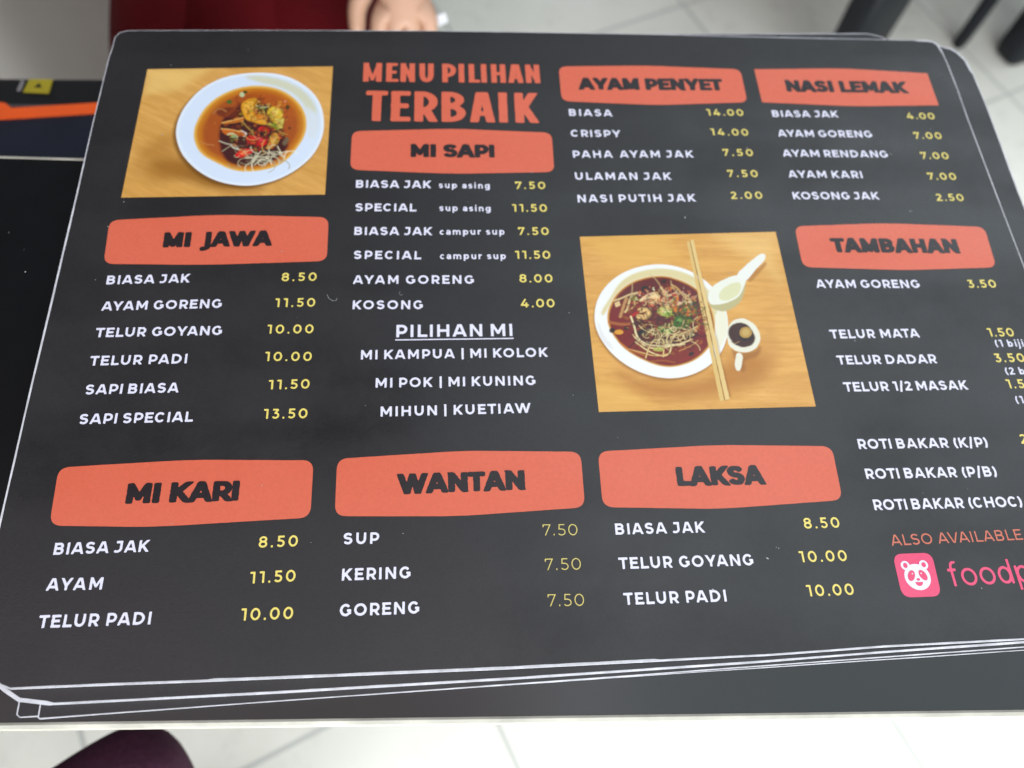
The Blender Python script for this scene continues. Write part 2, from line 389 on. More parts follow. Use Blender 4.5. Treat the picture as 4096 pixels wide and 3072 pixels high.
ART2 = [
 ('P', '6.4,65.3 24.6,73.5 46.5,71.5 57.8,61.3 70.7,58.0 76.7,64.5 67.4,74.6 42.7,80.0 19.2,78.4', (186, 124, 66), 9.49, 0.8),
 ('P', '65.6,58.9 77.5,48.4 80.2,59.3 73.2,69.6', (208, 150, 84), 6.15, 0.5),
 ('P', '0.9,0.5 39.8,0.2 43.1,13.1 11.9,15.3', (240, 190, 100), 11.24, 0.5),
 ('P', '60.7,0.8 87.0,0.9 86.0,26.0 74.0,13.9', (246, 206, 132), 11.25, 0.5),
 ('P', '-6.8,82.7 2.5,70.3 23.4,82.5 0.6,84.2', (240, 190, 104), 5.84, 0.5),
 ('P', '1.9,42.1 3.3,35.4 7.1,28.7 13.3,22.5 21.5,18.3 31.5,16.5 39.6,17.6 47.3,21.0 52.6,25.9 56.7,31.7 59.0,39.1 58.9,47.5 56.7,55.0 52.6,61.8 46.9,66.9 39.1,70.6 30.8,71.9 22.3,70.4 14.7,66.6 8.1,60.7 4.0,53.6 2.1,47.6', (150, 98, 56), 1.78, 0.7),
 ('P', '2.4,40.9 3.8,34.2 7.5,27.4 13.8,21.2 22.0,17.0 32.0,15.2 40.1,16.3 47.8,19.8 53.1,24.6 57.2,30.5 59.5,37.9 59.4,46.3 57.2,53.8 53.1,60.7 47.4,65.8 39.6,69.5 31.2,70.8 22.8,69.3 15.1,65.5 8.5,59.5 4.4,52.5 2.5,46.4', (246, 246, 240), 0.42, 1),
 ('P', '10.0,32.1 15.0,24.2 21.6,19.7 31.7,17.3 40.3,18.5 47.0,21.5 51.4,25.7 54.9,32.1 56.1,40.1 53.3,47.8 52.6,34.4 48.5,28.0 41.6,23.4 34.7,21.2 27.5,21.6 19.5,24.3 12.8,29.9 9.0,36.6 6.1,41.0 5.3,38.7', (226, 212, 160), 1.4, 1),
 ('P', '3.5,42.0 5.2,49.8 9.3,56.4 7.4,56.3 3.7,49.7', (226, 226, 226), 1.55, 0.8),
 ('P', '7.8,41.0 9.0,36.6 12.8,29.9 19.5,24.3 27.5,21.6 34.7,21.2 41.6,23.4 48.5,28.0 52.6,34.4 53.8,41.7 53.4,48.9 51.2,54.2 47.5,59.0 42.0,63.0 35.4,65.2 30.5,65.6 24.9,64.2 18.6,60.8 13.2,56.5 9.5,50.4 7.8,45.5', (226, 170, 90), 0.52, 1),
 ('P', '8.5,41.2 9.7,36.8 13.3,30.3 19.9,24.9 27.6,22.3 34.6,21.9 41.2,24.1 48.0,28.5 51.9,34.7 53.1,41.8 52.7,48.7 50.6,54.0 47.0,58.5 41.7,62.5 35.3,64.6 30.5,65.0 25.1,63.6 18.9,60.4 13.7,56.1 10.1,50.3 8.5,45.4', (128, 52, 32), 1.15, 1),
 ('P', '11.2,35.5 16.6,27.7 27.4,22.7 36.6,22.4 46.1,27.3 50.0,34.3 44.7,36.4 25.4,30.2', (104, 34, 28), 2.7, 0.9),
 ('P', '12.8,52.1 49.5,53.1 40.7,62.5 30.7,64.3 19.7,59.3', (136, 62, 36), 3.06, 0.8),
 ('P', '18.0,41.3 26.7,35.9 39.3,38.5 46.6,43.2 45.1,53.0 36.6,57.1 23.0,56.7 17.9,50.1', (84, 50, 30), 3.13, 0.8),
 ('P', '27.3,28.0 27.1,28.6 26.6,29.1 25.9,29.4 25.1,29.4 24.5,29.1 24.2,28.5 24.1,27.9 24.3,27.2 24.8,26.7 25.5,26.5 26.2,26.5 26.9,26.8 27.2,27.3', (44, 22, 22), 0.65, 0.9),
 ('P', '35.5,24.4 35.3,24.9 34.9,25.2 34.4,25.4 33.9,25.4 33.4,25.2 33.1,24.8 33.1,24.4 33.3,23.9 33.7,23.6 34.2,23.4 34.7,23.4 35.2,23.6 35.5,24.0', (60, 34, 30), 0.54, 0.9),
 ('P', '47.7,35.4 47.5,35.8 47.0,36.1 46.5,36.3 45.9,36.3 45.4,36.1 45.1,35.7 45.1,35.3 45.2,34.9 45.7,34.5 46.2,34.3 46.8,34.3 47.3,34.5 47.6,34.9', (60, 60, 36), 0.53, 0.9),
 ('P', '10.6,47.7 10.4,48.3 10.0,48.7 9.5,48.9 8.9,48.9 8.4,48.6 8.1,48.2 8.0,47.7 8.2,47.1 8.6,46.7 9.2,46.5 9.7,46.5 10.2,46.8 10.5,47.2', (40, 22, 20), 0.52, 0.9),
 ('P', '16.4,46.8 16.3,47.2 15.9,47.6 15.5,47.7 15.0,47.7 14.6,47.5 14.3,47.2 14.3,46.7 14.4,46.3 14.8,46.0 15.2,45.8 15.7,45.8 16.1,46.0 16.4,46.4', (56, 56, 34), 0.52, 0.9),
 ('P', '42.5,59.9 42.3,60.3 41.9,60.7 41.4,60.9 40.9,60.9 40.4,60.7 40.2,60.3 40.1,59.8 40.3,59.4 40.7,59.0 41.2,58.8 41.7,58.8 42.2,59.0 42.4,59.4', (54, 46, 32), 0.51, 0.9),
 ('P', '43.7,50.8 43.5,51.4 42.9,51.9 42.2,52.1 41.4,52.1 40.7,51.8 40.3,51.3 40.2,50.7 40.5,50.1 41.0,49.6 41.8,49.4 42.6,49.4 43.2,49.7 43.7,50.2', (52, 60, 36), 0.62, 0.9),
 ('P', '23.9,49.2 23.7,50.0 23.0,50.6 22.2,50.9 21.3,50.9 20.6,50.5 20.1,49.9 20.0,49.1 20.3,48.3 20.9,47.6 21.8,47.3 22.7,47.3 23.4,47.7 23.9,48.4', (48, 32, 26), 0.73, 0.9),
 ('L', '11.7,33.3 15.1,32.2 19.4,30.1 23.5,29.6', (222, 196, 140), 0.75, 0.9),
 ('P', '11.8,34.4 13.9,33.3 14.2,35.6 12.0,36.7', (226, 196, 140), 0.43, 1),
 ('L', '17.1,32.3 15.7,35.6 13.5,41.2', (196, 150, 96), 1.17, 0.9),
 ('L', '18.5,32.9 16.9,37.9 15.8,39.0', (226, 200, 140), 0.85, 0.9),
 ('L', '20.1,32.4 20.7,35.8 17.9,38.0', (210, 176, 116), 0.64, 0.9),
 ('P', '22.1,32.4 21.8,32.9 21.2,33.4 20.4,33.6 19.5,33.6 18.7,33.3 18.2,32.9 18.1,32.3 18.3,31.8 18.9,31.3 19.8,31.1 20.7,31.2 21.5,31.4 22.0,31.9', (110, 110, 50), 0.75, 0.8),
 ('L', '37.6,26.2 39.9,27.7 41.9,31.8 44.9,34.7', (206, 160, 100), 0.86, 0.9),
 ('L', '32.8,27.5 34.0,29.9 34.1,32.7', (232, 200, 140), 0.97, 0.9),
 ('L', '39.0,30.3 35.3,31.6 33.1,32.7', (236, 196, 150), 0.97, 0.9),
 ('L', '23.0,33.6 26.3,30.8 30.0,29.8', (232, 206, 150), 0.97, 0.9),
 ('L', '25.0,33.1 28.3,31.4 32.1,32.7', (236, 212, 160), 0.86, 0.9),
 ('P', '32.4,32.7 32.0,33.6 31.2,34.3 30.0,34.7 28.7,34.7 27.7,34.2 27.0,33.5 26.8,32.5 27.2,31.6 28.1,30.9 29.3,30.5 30.5,30.5 31.6,31.0 32.3,31.7', (240, 208, 150), 0.75, 1),
 ('P', '31.4,34.1 31.2,34.6 30.6,35.0 29.7,35.2 28.8,35.2 28.1,35.0 27.6,34.5 27.4,34.0 27.7,33.4 28.3,33.0 29.2,32.8 30.0,32.8 30.8,33.1 31.3,33.5', (226, 150, 96), 0.64, 0.8),
 ('L', '22.4,38.4 24.9,37.9 26.2,39.9 23.9,42.0 21.5,41.4', (242, 200, 130), 2.01, 1),
 ('L', '18.6,40.8 21.3,39.2', (196, 44, 32), 1.06, 1),
 ('L', '32.0,32.1 31.7,36.1', (196, 50, 36), 0.64, 1),
 ('P', '37.7,32.8 39.8,31.7 39.5,37.4 37.4,41.3 36.2,36.2', (216, 120, 58), 0.64, 1),
 ('P', '38.9,37.9 44.7,36.4 47.1,39.8 43.8,42.0 39.9,41.3', (214, 116, 60), 0.74, 1),
 ('P', '41.0,37.4 44.1,37.0 43.2,39.2', (236, 170, 100), 0.53, 0.9),
 ('P', '36.5,30.5 40.0,30.6 38.0,34.0', (180, 56, 36), 0.75, 0.9),
 ('P', '30.5,37.2 34.2,36.1 36.4,38.4 35.4,41.8 31.9,41.7 29.1,39.9', (190, 200, 104), 0.64, 1),
 ('P', '34.7,39.0 34.5,39.5 34.0,39.9 33.2,40.1 32.5,40.1 31.8,39.8 31.4,39.4 31.3,38.9 31.6,38.3 32.1,37.9 32.8,37.7 33.6,37.7 34.2,38.0 34.6,38.4', (226, 226, 150), 0.53, 0.9),
 ('P', '35.4,40.5 35.2,40.9 34.8,41.2 34.2,41.4 33.6,41.4 33.2,41.2 32.8,40.9 32.8,40.5 32.9,40.1 33.3,39.8 33.9,39.6 34.5,39.6 35.0,39.8 35.3,40.2', (120, 160, 70), 0.42, 0.9),
 ('P', '36.9,41.3 40.3,41.9 40.9,44.7 43.3,45.3 41.0,47.4 35.8,48.9 32.6,50.5 28.0,48.7 28.3,46.0 33.3,45.6 36.0,44.0', (74, 108, 52), 0.73, 1),
 ('P', '39.9,43.6 39.7,44.0 39.3,44.3 38.7,44.5 38.2,44.5 37.7,44.3 37.4,43.9 37.3,43.5 37.5,43.1 37.9,42.7 38.5,42.5 39.0,42.6 39.5,42.8 39.8,43.1', (120, 156, 90), 0.42, 0.9),
 ('P', '33.8,49.2 33.6,49.7 33.1,50.1 32.5,50.3 31.9,50.3 31.3,50.0 30.9,49.6 30.9,49.1 31.1,48.6 31.6,48.2 32.2,47.9 32.8,48.0 33.4,48.2 33.7,48.6', (190, 206, 120), 0.52, 0.9),
 ('P', '31.4,47.2 31.2,47.7 30.8,48.0 30.3,48.2 29.7,48.2 29.2,48.0 28.9,47.6 28.9,47.1 29.1,46.6 29.5,46.3 30.0,46.1 30.6,46.1 31.1,46.3 31.4,46.7', (110, 140, 60), 0.52, 0.9),
 ('P', '44.3,44.2 44.1,44.8 43.6,45.2 43.1,45.5 42.5,45.5 42.0,45.2 41.7,44.7 41.7,44.2 41.9,43.6 42.3,43.1 42.9,42.9 43.5,42.9 43.9,43.2 44.2,43.6', (150, 150, 70), 0.53, 0.9),
 ('P', '36.1,46.8 36.0,47.1 35.7,47.4 35.3,47.6 34.8,47.6 34.4,47.4 34.2,47.1 34.2,46.7 34.3,46.3 34.6,46.0 35.1,45.9 35.5,45.9 35.9,46.1 36.1,46.4', (50, 80, 40), 0.31, 0.9),
 ('P', '40.7,45.8 40.5,46.1 40.2,46.4 39.8,46.5 39.5,46.5 39.1,46.3 38.9,46.1 38.9,45.7 39.0,45.4 39.3,45.1 39.7,45.0 40.1,45.0 40.4,45.2 40.6,45.4', (50, 84, 44), 0.31, 0.9),
 ('L', '47.8,42.1 45.5,44.3 47.2,46.0 44.2,49.2', (200, 130, 70), 0.73, 0.9),
 ('P', '14.1,48.6 13.9,49.2 13.3,49.6 12.5,49.8 11.6,49.7 10.8,49.5 10.4,49.1 10.2,48.5 10.5,48.0 11.1,47.6 11.9,47.4 12.8,47.4 13.5,47.7 14.0,48.1', (226, 160, 66), 0.52, 1),
 ('L', '8.8,43.8 13.6,45.1 17.1,44.6', (180, 110, 70), 1.26, 0.8),
 ('L', '18.0,41.3 18.9,45.8 19.3,51.2 22.3,54.5 27.0,55.7 32.0,55.3 38.9,55.0', (238, 222, 170), 0.72, 1),
 ('L', '17.9,50.1 20.4,54.0 24.4,56.7 29.8,56.6 36.9,54.9 42.6,52.9', (228, 204, 150), 0.62, 1),
 ('L', '18.5,53.4 23.7,58.3 29.3,60.6 32.4,59.1 33.5,54.8', (232, 212, 150), 0.56, 1),
 ('L', '21.9,60.9 24.2,55.1 27.6,51.4 30.9,52.6 29.3,60.6', (222, 196, 130), 0.51, 1),
 ('L', '14.7,56.5 19.9,58.2 26.4,60.5 32.4,59.1', (216, 176, 110), 0.56, 0.9),
 ('L', '22.7,51.3 26.2,47.0 29.7,50.4 27.2,54.7', (220, 196, 140), 0.47, 0.9),
 ('L', '34.3,52.7 35.7,49.5 39.3,49.0 39.3,52.3 35.1,53.8 34.3,52.7', (214, 190, 130), 0.47, 0.9),
 ('L', '33.5,51.6 42.8,48.6 46.1,46.5', (224, 196, 130), 0.52, 0.9),
 ('L', '36.4,58.1 41.6,56.1 45.0,53.5', (210, 160, 100), 0.46, 0.8),
 ('L', '21.3,46.9 24.5,44.8 27.8,46.0', (196, 168, 110), 0.47, 0.9),
 ('L', '20.8,43.0 24.2,47.0 22.7,51.3', (170, 140, 90), 0.47, 0.9),
 ('P', '30.2,57.2 29.9,57.6 29.2,57.9 28.2,58.1 27.1,58.0 26.2,57.8 25.6,57.5 25.4,57.0 25.7,56.6 26.4,56.3 27.4,56.2 28.5,56.2 29.4,56.4 30.1,56.7', (190, 196, 100), 0.51, 0.8),
 ('L', '11.7,53.2 15.6,57.1 21.6,59.9', (196, 116, 60), 0.72, 0.7),
 ('L', '24.1,62.6 29.1,62.2 33.7,63.4', (170, 100, 60), 0.71, 0.7),
 ('L', '35.7,62.9 41.9,60.9 46.3,57.3', (150, 60, 36), 0.81, 0.7),
 ('P', '54.1,40.0 59.3,39.0 59.2,45.7 56.7,53.8 52.0,58.5 53.6,47.8', (240, 236, 210), 0.84, 1),
 ('P', '52.1,33.8 53.3,29.8 58.7,25.0 66.3,22.3 70.9,22.1 70.8,25.6 68.6,31.9 66.0,36.4 60.1,39.9 55.7,39.8 53.0,37.8', (196, 186, 136), 0.76, 1),
 ('P', '52.2,33.2 54.0,28.7 59.2,24.8 66.3,22.1 70.9,22.1 70.8,25.6 67.8,30.8 64.7,34.1 59.3,36.2 54.7,36.7 52.8,36.1', (240, 240, 224), 0.49, 1),
 ('P', '57.6,31.1 60.8,27.7 65.7,25.5 68.7,26.2 67.4,30.2 64.3,33.5 59.5,35.0 57.4,33.9', (226, 224, 180), 0.49, 1),
 ('P', '71.7,21.0 76.0,19.9 81.5,15.3 81.7,17.1 76.5,22.3 71.6,26.8', (176, 116, 62), 1.33, 0.7),
 ('P', '66.3,22.3 72.4,16.9 78.5,12.2 80.8,11.1 82.2,12.0 81.2,14.7 76.1,19.3 70.2,26.2', (242, 242, 232), 0.44, 1),
 ('P', '57.7,56.6 60.6,59.8 68.4,59.5 71.6,55.8 70.0,61.7 62.9,63.1 63.1,67.3 60.9,68.8', (150, 96, 54), 2.04, 0.6),
 ('P', '59.0,46.3 63.5,43.3 67.4,43.7 70.9,46.6 72.1,51.0 71.5,54.8 68.9,58.2 64.5,59.8 60.2,59.1 57.0,55.5', (238, 234, 212), 0.42, 1),
 ('P', '59.1,47.4 63.2,45.3 67.0,45.9 69.4,49.3 69.9,53.1 68.1,56.3 64.4,57.4 61.1,56.6 58.3,53.3', (78, 56, 32), 0.73, 1),
 ('P', '63.1,51.3 63.8,52.9 66.6,53.6 69.0,51.5 68.6,53.6 65.4,54.6 63.1,53.7', (40, 28, 18), 0.52, 0.9),
 ('P', '68.9,50.4 68.4,51.5 67.4,52.4 66.2,52.9 65.0,52.9 64.0,52.4 63.4,51.4 63.4,50.2 63.9,49.0 64.8,48.1 66.0,47.6 67.2,47.6 68.2,48.2 68.8,49.2', (188, 150, 82), 0.42, 1),
 ('P', '67.8,50.3 67.5,51.0 66.9,51.6 66.2,51.9 65.5,51.9 64.9,51.5 64.5,51.0 64.5,50.2 64.8,49.5 65.3,49.0 66.0,48.7 66.8,48.7 67.4,49.0 67.8,49.6', (206, 172, 104), 0.52, 0.9),
 ('L', '59.1,54.4 60.3,55.5 62.5,54.5', (160, 130, 90), 0.41, 0.8),
 ('P', '60.4,59.3 62.9,59.9 62.3,64.1 60.6,67.8 58.9,67.8 58.6,65.1', (238, 234, 212), 0.41, 1),
 ('P', '48.4,7.2 50.9,9.7 54.7,79.3 52.5,80.8', (150, 96, 50), 1.36, 0.5),
 ('P', '47.6,4.1 48.9,3.7 51.7,80.8 49.8,81.2', (226, 192, 122), 0.26, 1),
 ('P', '49.2,3.5 50.7,3.1 53.9,80.3 52.1,80.7', (232, 202, 136), 0.26, 1),
 ('L', '49.1,3.7 51.8,80.8', (126, 88, 50), 0.26, 0.9),
]

# ------------------------------------------------------------------ floor: cream tiles
def floor_material():
    m = Nodes('floor_tiles')
    v = m.obj()
    mp = m.n('ShaderNodeMapping', vector_type='TEXTURE')
    mp.inputs['Rotation'].default_value = (0, 0, math.radians(24.0))
    m.l(v, mp.inputs['Vector'])
    sx = m.n('ShaderNodeSeparateXYZ')
    m.l(mp.outputs['Vector'], sx.inputs['Vector'])
    T = 0.448
    masks, ids = [], []
    for ax, off in (('X', -0.067), ('Y', -0.050)):
        a = m.n('ShaderNodeMath', operation='ADD'); a.inputs[1].default_value = -off + 40 * T
        m.l(sx.outputs[ax], a.inputs[0])
        d = m.n('ShaderNodeMath', operation='DIVIDE'); d.inputs[1].default_value = T
        m.l(a.outputs[0], d.inputs[0])
        fl = m.n('ShaderNodeMath', operation='ROUND'); m.l(d.outputs[0], fl.inputs[0])
        fr = m.n('ShaderNodeMath', operation='SUBTRACT'); m.l(d.outputs[0], fr.inputs[0]); m.l(fl.outputs[0], fr.inputs[1])
        ab = m.n('ShaderNodeMath', operation='ABSOLUTE'); m.l(fr.outputs[0], ab.inputs[0])
        masks.append(m.remap(ab.outputs[0], 0.005, 0.0085, 1, 0))
        f2 = m.n('ShaderNodeMath', operation='FLOOR'); m.l(d.outputs[0], f2.inputs[0]); ids.append(f2.outputs[0])
    mx = m.n('ShaderNodeMath', operation='MAXIMUM'); m.l(masks[0], mx.inputs[0]); m.l(masks[1], mx.inputs[1])
    cb = m.n('ShaderNodeCombineXYZ'); m.l(ids[0], cb.inputs[0]); m.l(ids[1], cb.inputs[1])
    wn = m.n('ShaderNodeTexWhiteNoise'); m.l(cb.outputs[0], wn.inputs['Vector'])
    cloud = m.noise(5, 5, 0.6, v)
    base = m.mix(m.remap(cloud, 0.3, 0.7, 0, 1), (0.74, 0.71, 0.62, 1), (0.82, 0.79, 0.71, 1))
    base = m.mix(m.remap(wn.outputs['Value'], 0, 1, 0, 0.25), base, (0.68, 0.67, 0.61, 1))
    dirt = m.noise(23, 6, 0.7, v)
    base = m.mix(m.remap(dirt, 0.54, 0.75, 0, 0.42), base, (0.46, 0.43, 0.37, 1))
    base = m.mix(mx.outputs[0], base, (0.50, 0.49, 0.45, 1))
    m.l(base, m.b.inputs['Base Color'])
    m.l(m.remap(mx.outputs[0], 0, 1, 0.28, 0.8), m.b.inputs['Roughness'])
    m.bump(mx.outputs[0], -0.25, 0.002)
    return m.m
fl = mesh('floor', [(-6, -6, 0), (6, -6, 0), (6, 7, 0), (-6, 7, 0)], [(0, 1, 2, 3)], floor_material())
fl['kind'] = 'structure'

# ------------------------------------------------------------------ table
black_gloss = simple('black_table_laminate', (0.0030, 0.0030, 0.0034), rough=0.24, var=0.2, scale=60)
edge_mat = simple('cream_edge_band', (0.33, 0.31, 0.26), rough=0.45, var=0.25, scale=55)
leg_steel = simple('black_steel', (0.012, 0.012, 0.013), rough=0.35)
def table():
    t = tag(empty('table', (-0.2, -0.045, 0)), 'narrow black glossy table with worn cream edge band under the menus', 'table')
    t.rotation_euler = (0, 0, 0)
    a = math.radians(-2.1)
    ca, sa = math.cos(a), math.sin(a)
    def w(u, v, z):                        # u along the table, v across, measured at the menu's centre line
        return (u * ca - v * sa + 0.2, u * sa + v * ca + 0.045, z)
    N0, F0, L0, R0 = -0.1654, 0.0668, -0.62, 0.207   # near, far, left, right edges of the black top
    Z, e = 0.750, 0.0021
    def ring(u0, u1, v0, v1, z): return [w(u0, v0, z), w(u1, v0, z), w(u1, v1, z), w(u0, v1, z)]
    vs = ring(L0, R0, N0, F0, Z) + ring(L0, R0, N0, F0, Z - 0.024)
    mesh('table_top', vs, [(0, 1, 2, 3), (7, 6, 5, 4), (0, 4, 5, 1), (1, 5, 6, 2), (2, 6, 7, 3), (3, 7, 4, 0)], black_gloss, t)
    # the edge band: a strip glued round the top, its upper corner scraped down to a small bevel
    V, Fc = [], []
    prof = [(0.0001, Z - 0.0001), (0.0009, Z + 0.0001), (e, Z - 0.0006), (e + 0.0002, Z - 0.0240), (0.0001, Z - 0.0240)]
    for o, z in prof:
        V += ring(L0 - o, R0 + o, N0 - o, F0 + o, z)
    for i in range(len(prof) - 1):
        for k in range(4):
            Fc.append((i * 4 + k, i * 4 + (k + 1) % 4, i * 4 + 4 + (k + 1) % 4, i * 4 + 4 + k))
    mesh('edge_band', V, Fc, edge_mat, t)
    for u in (L0 + 0.03, R0 - 0.06):
        for v in (N0 + 0.05, F0 - 0.05):
            x, y, _ = w(u, v, 0)
            box('leg', x - 0.014, x + 0.014, y - 0.014, y + 0.014, 0, Z - 0.024, leg_steel, t, 0.002)
    # crumbs and dust lying on the black laminate
    rnd = random.Random(4)
    V, Fc = [], []
    for k in range(22):
        x, y = rnd.uniform(-0.26, -0.17), rnd.uniform(-0.14, 0.065)
        r = rnd.choice((0.00012, 0.00015, 0.0002, 0.0003))
        i = len(V)
        if w(0, 0, 0)[1] and y < 0.07:
            n = rnd.randint(4, 6)
            for q in range(n):
                an = 6.283 * q / n + rnd.random()
                V.append((x + 0.2 + r * math.cos(an) * rnd.uniform(.7, 1.5), y + 0.045 + r * math.sin(an), Z + 0.0004))
            Fc.append(tuple(range(i, i + n)))
    d = mesh('dust_specks', V, Fc, simple('pale_dust', (0.6, 0.6, 0.58), 0.9), t)
    d['kind'] = 'stuff'
    return t
table()

# ------------------------------------------------------------------ menu sheets
white_core = simple('white_laminate_edge', (0.60, 0.59, 0.62), rough=0.45, var=0.22, scale=160)
page_mat = None
def page_material():
    return laminate('charcoal_print', (0.0180, 0.0165, 0.0175), var=0.10)
page_mat = page_material()

def densify(poly, step=0.0022):
    out = []
    for i, p in enumerate(poly):
        q = poly[(i + 1) % len(poly)]
        n = max(1, int(math.hypot(q[0] - p[0], q[1] - p[1]) / step))
        for k in range(n):
            out.append((p[0] + (q[0] - p[0]) * k / n, p[1] + (q[1] - p[1]) * k / n))
    return out

def round_corner(p0, p1, p2, r, n=5):
    """points replacing corner p1 by an arc of about radius r"""
    a = Vector((p0[0] - p1[0], p0[1] - p1[1])); b = Vector((p2[0] - p1[0], p2[1] - p1[1]))
    ra, rb = min(r, a.length * .48), min(r, b.length * .48)
    s, e, c = Vector(p1) + a.normalized() * ra, Vector(p1) + b.normalized() * rb, Vector(p1)
    return [tuple((1 - t) ** 2 * s + 2 * t * (1 - t) * c + t * t * e) for t in (k / n for k in range(n + 1))]

def smooth_noise(n, seed, octaves=((9, .6), (31, .4))):
    rs = np.random.RandomState(seed)
    out = np.zeros(n)
    for period_count, amp in octaves:
        k = max(2, n // period_count)
        g = rs.rand(k + 1) * 2 - 1
        g[-1] = g[0]
        out += amp * np.interp(np.linspace(0, k, n, endpoint=False), range(k + 1), g)
    return out

def sheet(name, poly, z_top, seed, rims, root=None, thick=0.00125):
    """white laminated board with the charcoal print stopping short of its worn rim.
    poly is counter-clockwise in metres; rims(x, y, nx, ny) gives the bare rim's width at a point"""
    p = densify(poly)
    n = len(p)
    jit = smooth_noise(n, seed, ((10, .5), (26, .5)))
    fine = smooth_noise(n, seed + 50, ((2, .6), (3, .4)))
    ins, outl = [], []
    for i in range(n):
        a, b = p[i - 1], p[(i + 1) % n]
        tx, ty = b[0] - a[0], b[1] - a[1]
        L = math.hypot(tx, ty) or 1
        nx, ny = ty / L, -tx / L                # outward
        wr = rims(p[i][0], p[i][1], nx, ny)
        o = 0.00012 * jit[i] + 0.00003 * fine[i]
        outl.append((p[i][0] + nx * o, p[i][1] + ny * o))
        d = max(0.00012, wr * (1 + 0.22 * jit[(i + n // 3) % n] + 0.10 * fine[i]))
        ins.append((p[i][0] - nx * d, p[i][1] - ny * d))
    root = root or empty(name, (0, 0, 0))
    V = [(x, y, z_top) for x, y in outl] + [(x, y, z_top - thick) for x, y in outl]
    F = [tuple(range(n)), tuple(range(2 * n - 1, n - 1, -1))]
    F += [(i, n + i, n + (i + 1) % n, (i + 1) % n) for i in range(n)]
    mesh('board', V, F, white_core, root)
    mesh('printed_face', [(x, y, z_top + 0.00006) for x, y in ins], [tuple(range(n))], page_mat, root)
    return root

mm = lambda P: [(x / 1000, y / 1000) for x, y in P]
A_OUT = mm([(-208.9, -91.4), (-208.9, -133.0), (-206.5, -139.0), (-202.5, -142.7), (-196.8, -147.4), (-193.5, -148.7), (-160.2, -148.9), (-115, -149.4), (-29.7, -149.95),
            (59.9, -149.6), (102.2, -148.6), (154.5, -148.4), (200, -148.2), (206, -146), (209, -140),
            (209.0, 10.3), (209.1, 51), (209.4, 95.1), (210.0, 116.5), (209.9, 131.7), (209.5, 142.5), (208.6, 147.0), (206.6, 149.3), (203.0, 150.0),
            (180, 150.2), (118, 151.0), (56.6, 151.9), (-14.6, 152.3), (-56, 152.4), (-141.1, 151.3), (-191.2, 150.2), (-202.0, 149.9), (-205.6, 148.4),
            (-207.3, 145.2), (-207.5, 137.7), (-208.0, 131.6), (-208.5, 92.2), (-208.4, 52.4), (-208.6, 0.1), (-208.9, -39.0)])
def rim_a(x, y, nx, ny):
    if nx < -0.8: return 0.00075 - 0.0003 * max(0, y / 0.15)
    if ny < -0.7: return 0.00085 if -0.13 < x < 0.02 else 0.00060
    if x > .198 and y > .140: return 0.0011
    if nx > 0.8: return 0.0005
    return 0.00045 if x < 0.1 else 0.0005
B_OUT = mm([(-198.0, -148.0), (-196.4, -149.2), (-191.1, -152.5), (-182, -153.9), (-141.1, -153.9), (-115, -153.8), (-29.8, -153.1), (60, -151.5), (102.5, -150.4), (155.2, -149.3),
            (205, -147.9), (222, -143), (222.2, 52.0), (223.3, 85.4), (223.8, 105.8), (223.6, 128), (222.6, 138.0), (219.5, 144.0), (216.6, 146.7), (212.0, 147.8), (208, 147.9),
            (-180, 145.0), (-195, 140), (-198.5, 130)])
def rot_rect(bl, ang, w, h, cut, tr_cut):
    a = math.radians(ang)
    def g(u, v): return (bl[0] + u * math.cos(a) - v * math.sin(a), bl[1] + u * math.sin(a) + v * math.cos(a))
    return mm([g(cut, 0), g(w - 8, 0), g(w, 8), g(w, h - tr_cut), g(w - tr_cut * .35, h - tr_cut * .3), g(w - tr_cut * 1.2, h), g(6, h), g(0, h - 6), g(0, cut * .8)])
C_OUT = rot_rect((-184.6, -157.9), 1.22, 377, 308.5, 0.6, 9)
D_OUT = rot_rect((-192.2, -157.2), 0.9, 380, 300, 1.2, 8)
rim_low = lambda x, y, nx, ny: (0.0013 if x < -.1815 and ny < -.3 else 0.0011 if x > .212 and y > .13 else 0.00065 if ny < -0.7 else 0.0006 if nx > 0 or ny > .7 else 0.0009)
rim_thin = lambda x, y, nx, ny: (0.00028 if ny < -0.7 else 0.0004 if nx < -.7 else 0.0006)
GRP = 'black laminated menus stacked on the table'
d_ = tag(sheet('menu', D_OUT, SZ - 0.00465, 5, rim_thin), 'lowest black menu of the stack, only its near left corner peeking past the others', 'menu', GRP)
c_ = tag(sheet('menu', C_OUT, SZ - 0.00335, 6, rim_thin), 'twisted third black menu, its far edge sticking out above the top menu', 'menu', GRP)
b_ = tag(sheet('menu', B_OUT, SZ - 0.00190, 7, rim_low), 'second black menu directly beneath the top one, sticking out along its right edge', 'menu', GRP)
A = tag(sheet('menu', A_OUT, SZ, 3, rim_a), 'topmost black food menu with orange headings, two food photos and yellow prices', 'menu', GRP)

ink_white = laminate('white_ink', (0.76, 0.74, 0.87), var=0.03)
ink_yellow = laminate('yellow_ink', (0.82, 0.66, 0.15), var=0.05)
ink_thin = laminate('thin_yellow_ink', (0.66, 0.54, 0.15), var=0.06)
ink_orange = laminate('orange_ink', (0.67, 0.128, 0.068), var=0.04)
ink_also = laminate('salmon_ink', (0.62, 0.16, 0.10), var=0.06)
ink_dark = laminate('dark_heading_ink', (0.014, 0.009, 0.011), var=0.1)
ink_pink = laminate('pink_ink', (0.78, 0.07, 0.17), var=0.04)
ink_badge_white = laminate('badge_white_ink', (0.80, 0.78, 0.88), var=0.02)

# ------------------------------------------------------------------ lettering: stroke glyphs -> distance field -> filled outline
def arc(cx, cy, rx, ry, a0, a1, n=16):
    return [(cx + rx * math.cos(math.radians(a0 + (a1 - a0) * k / n)), cy + ry * math.sin(math.radians(a0 + (a1 - a0) * k / n))) for k in range(n + 1)]

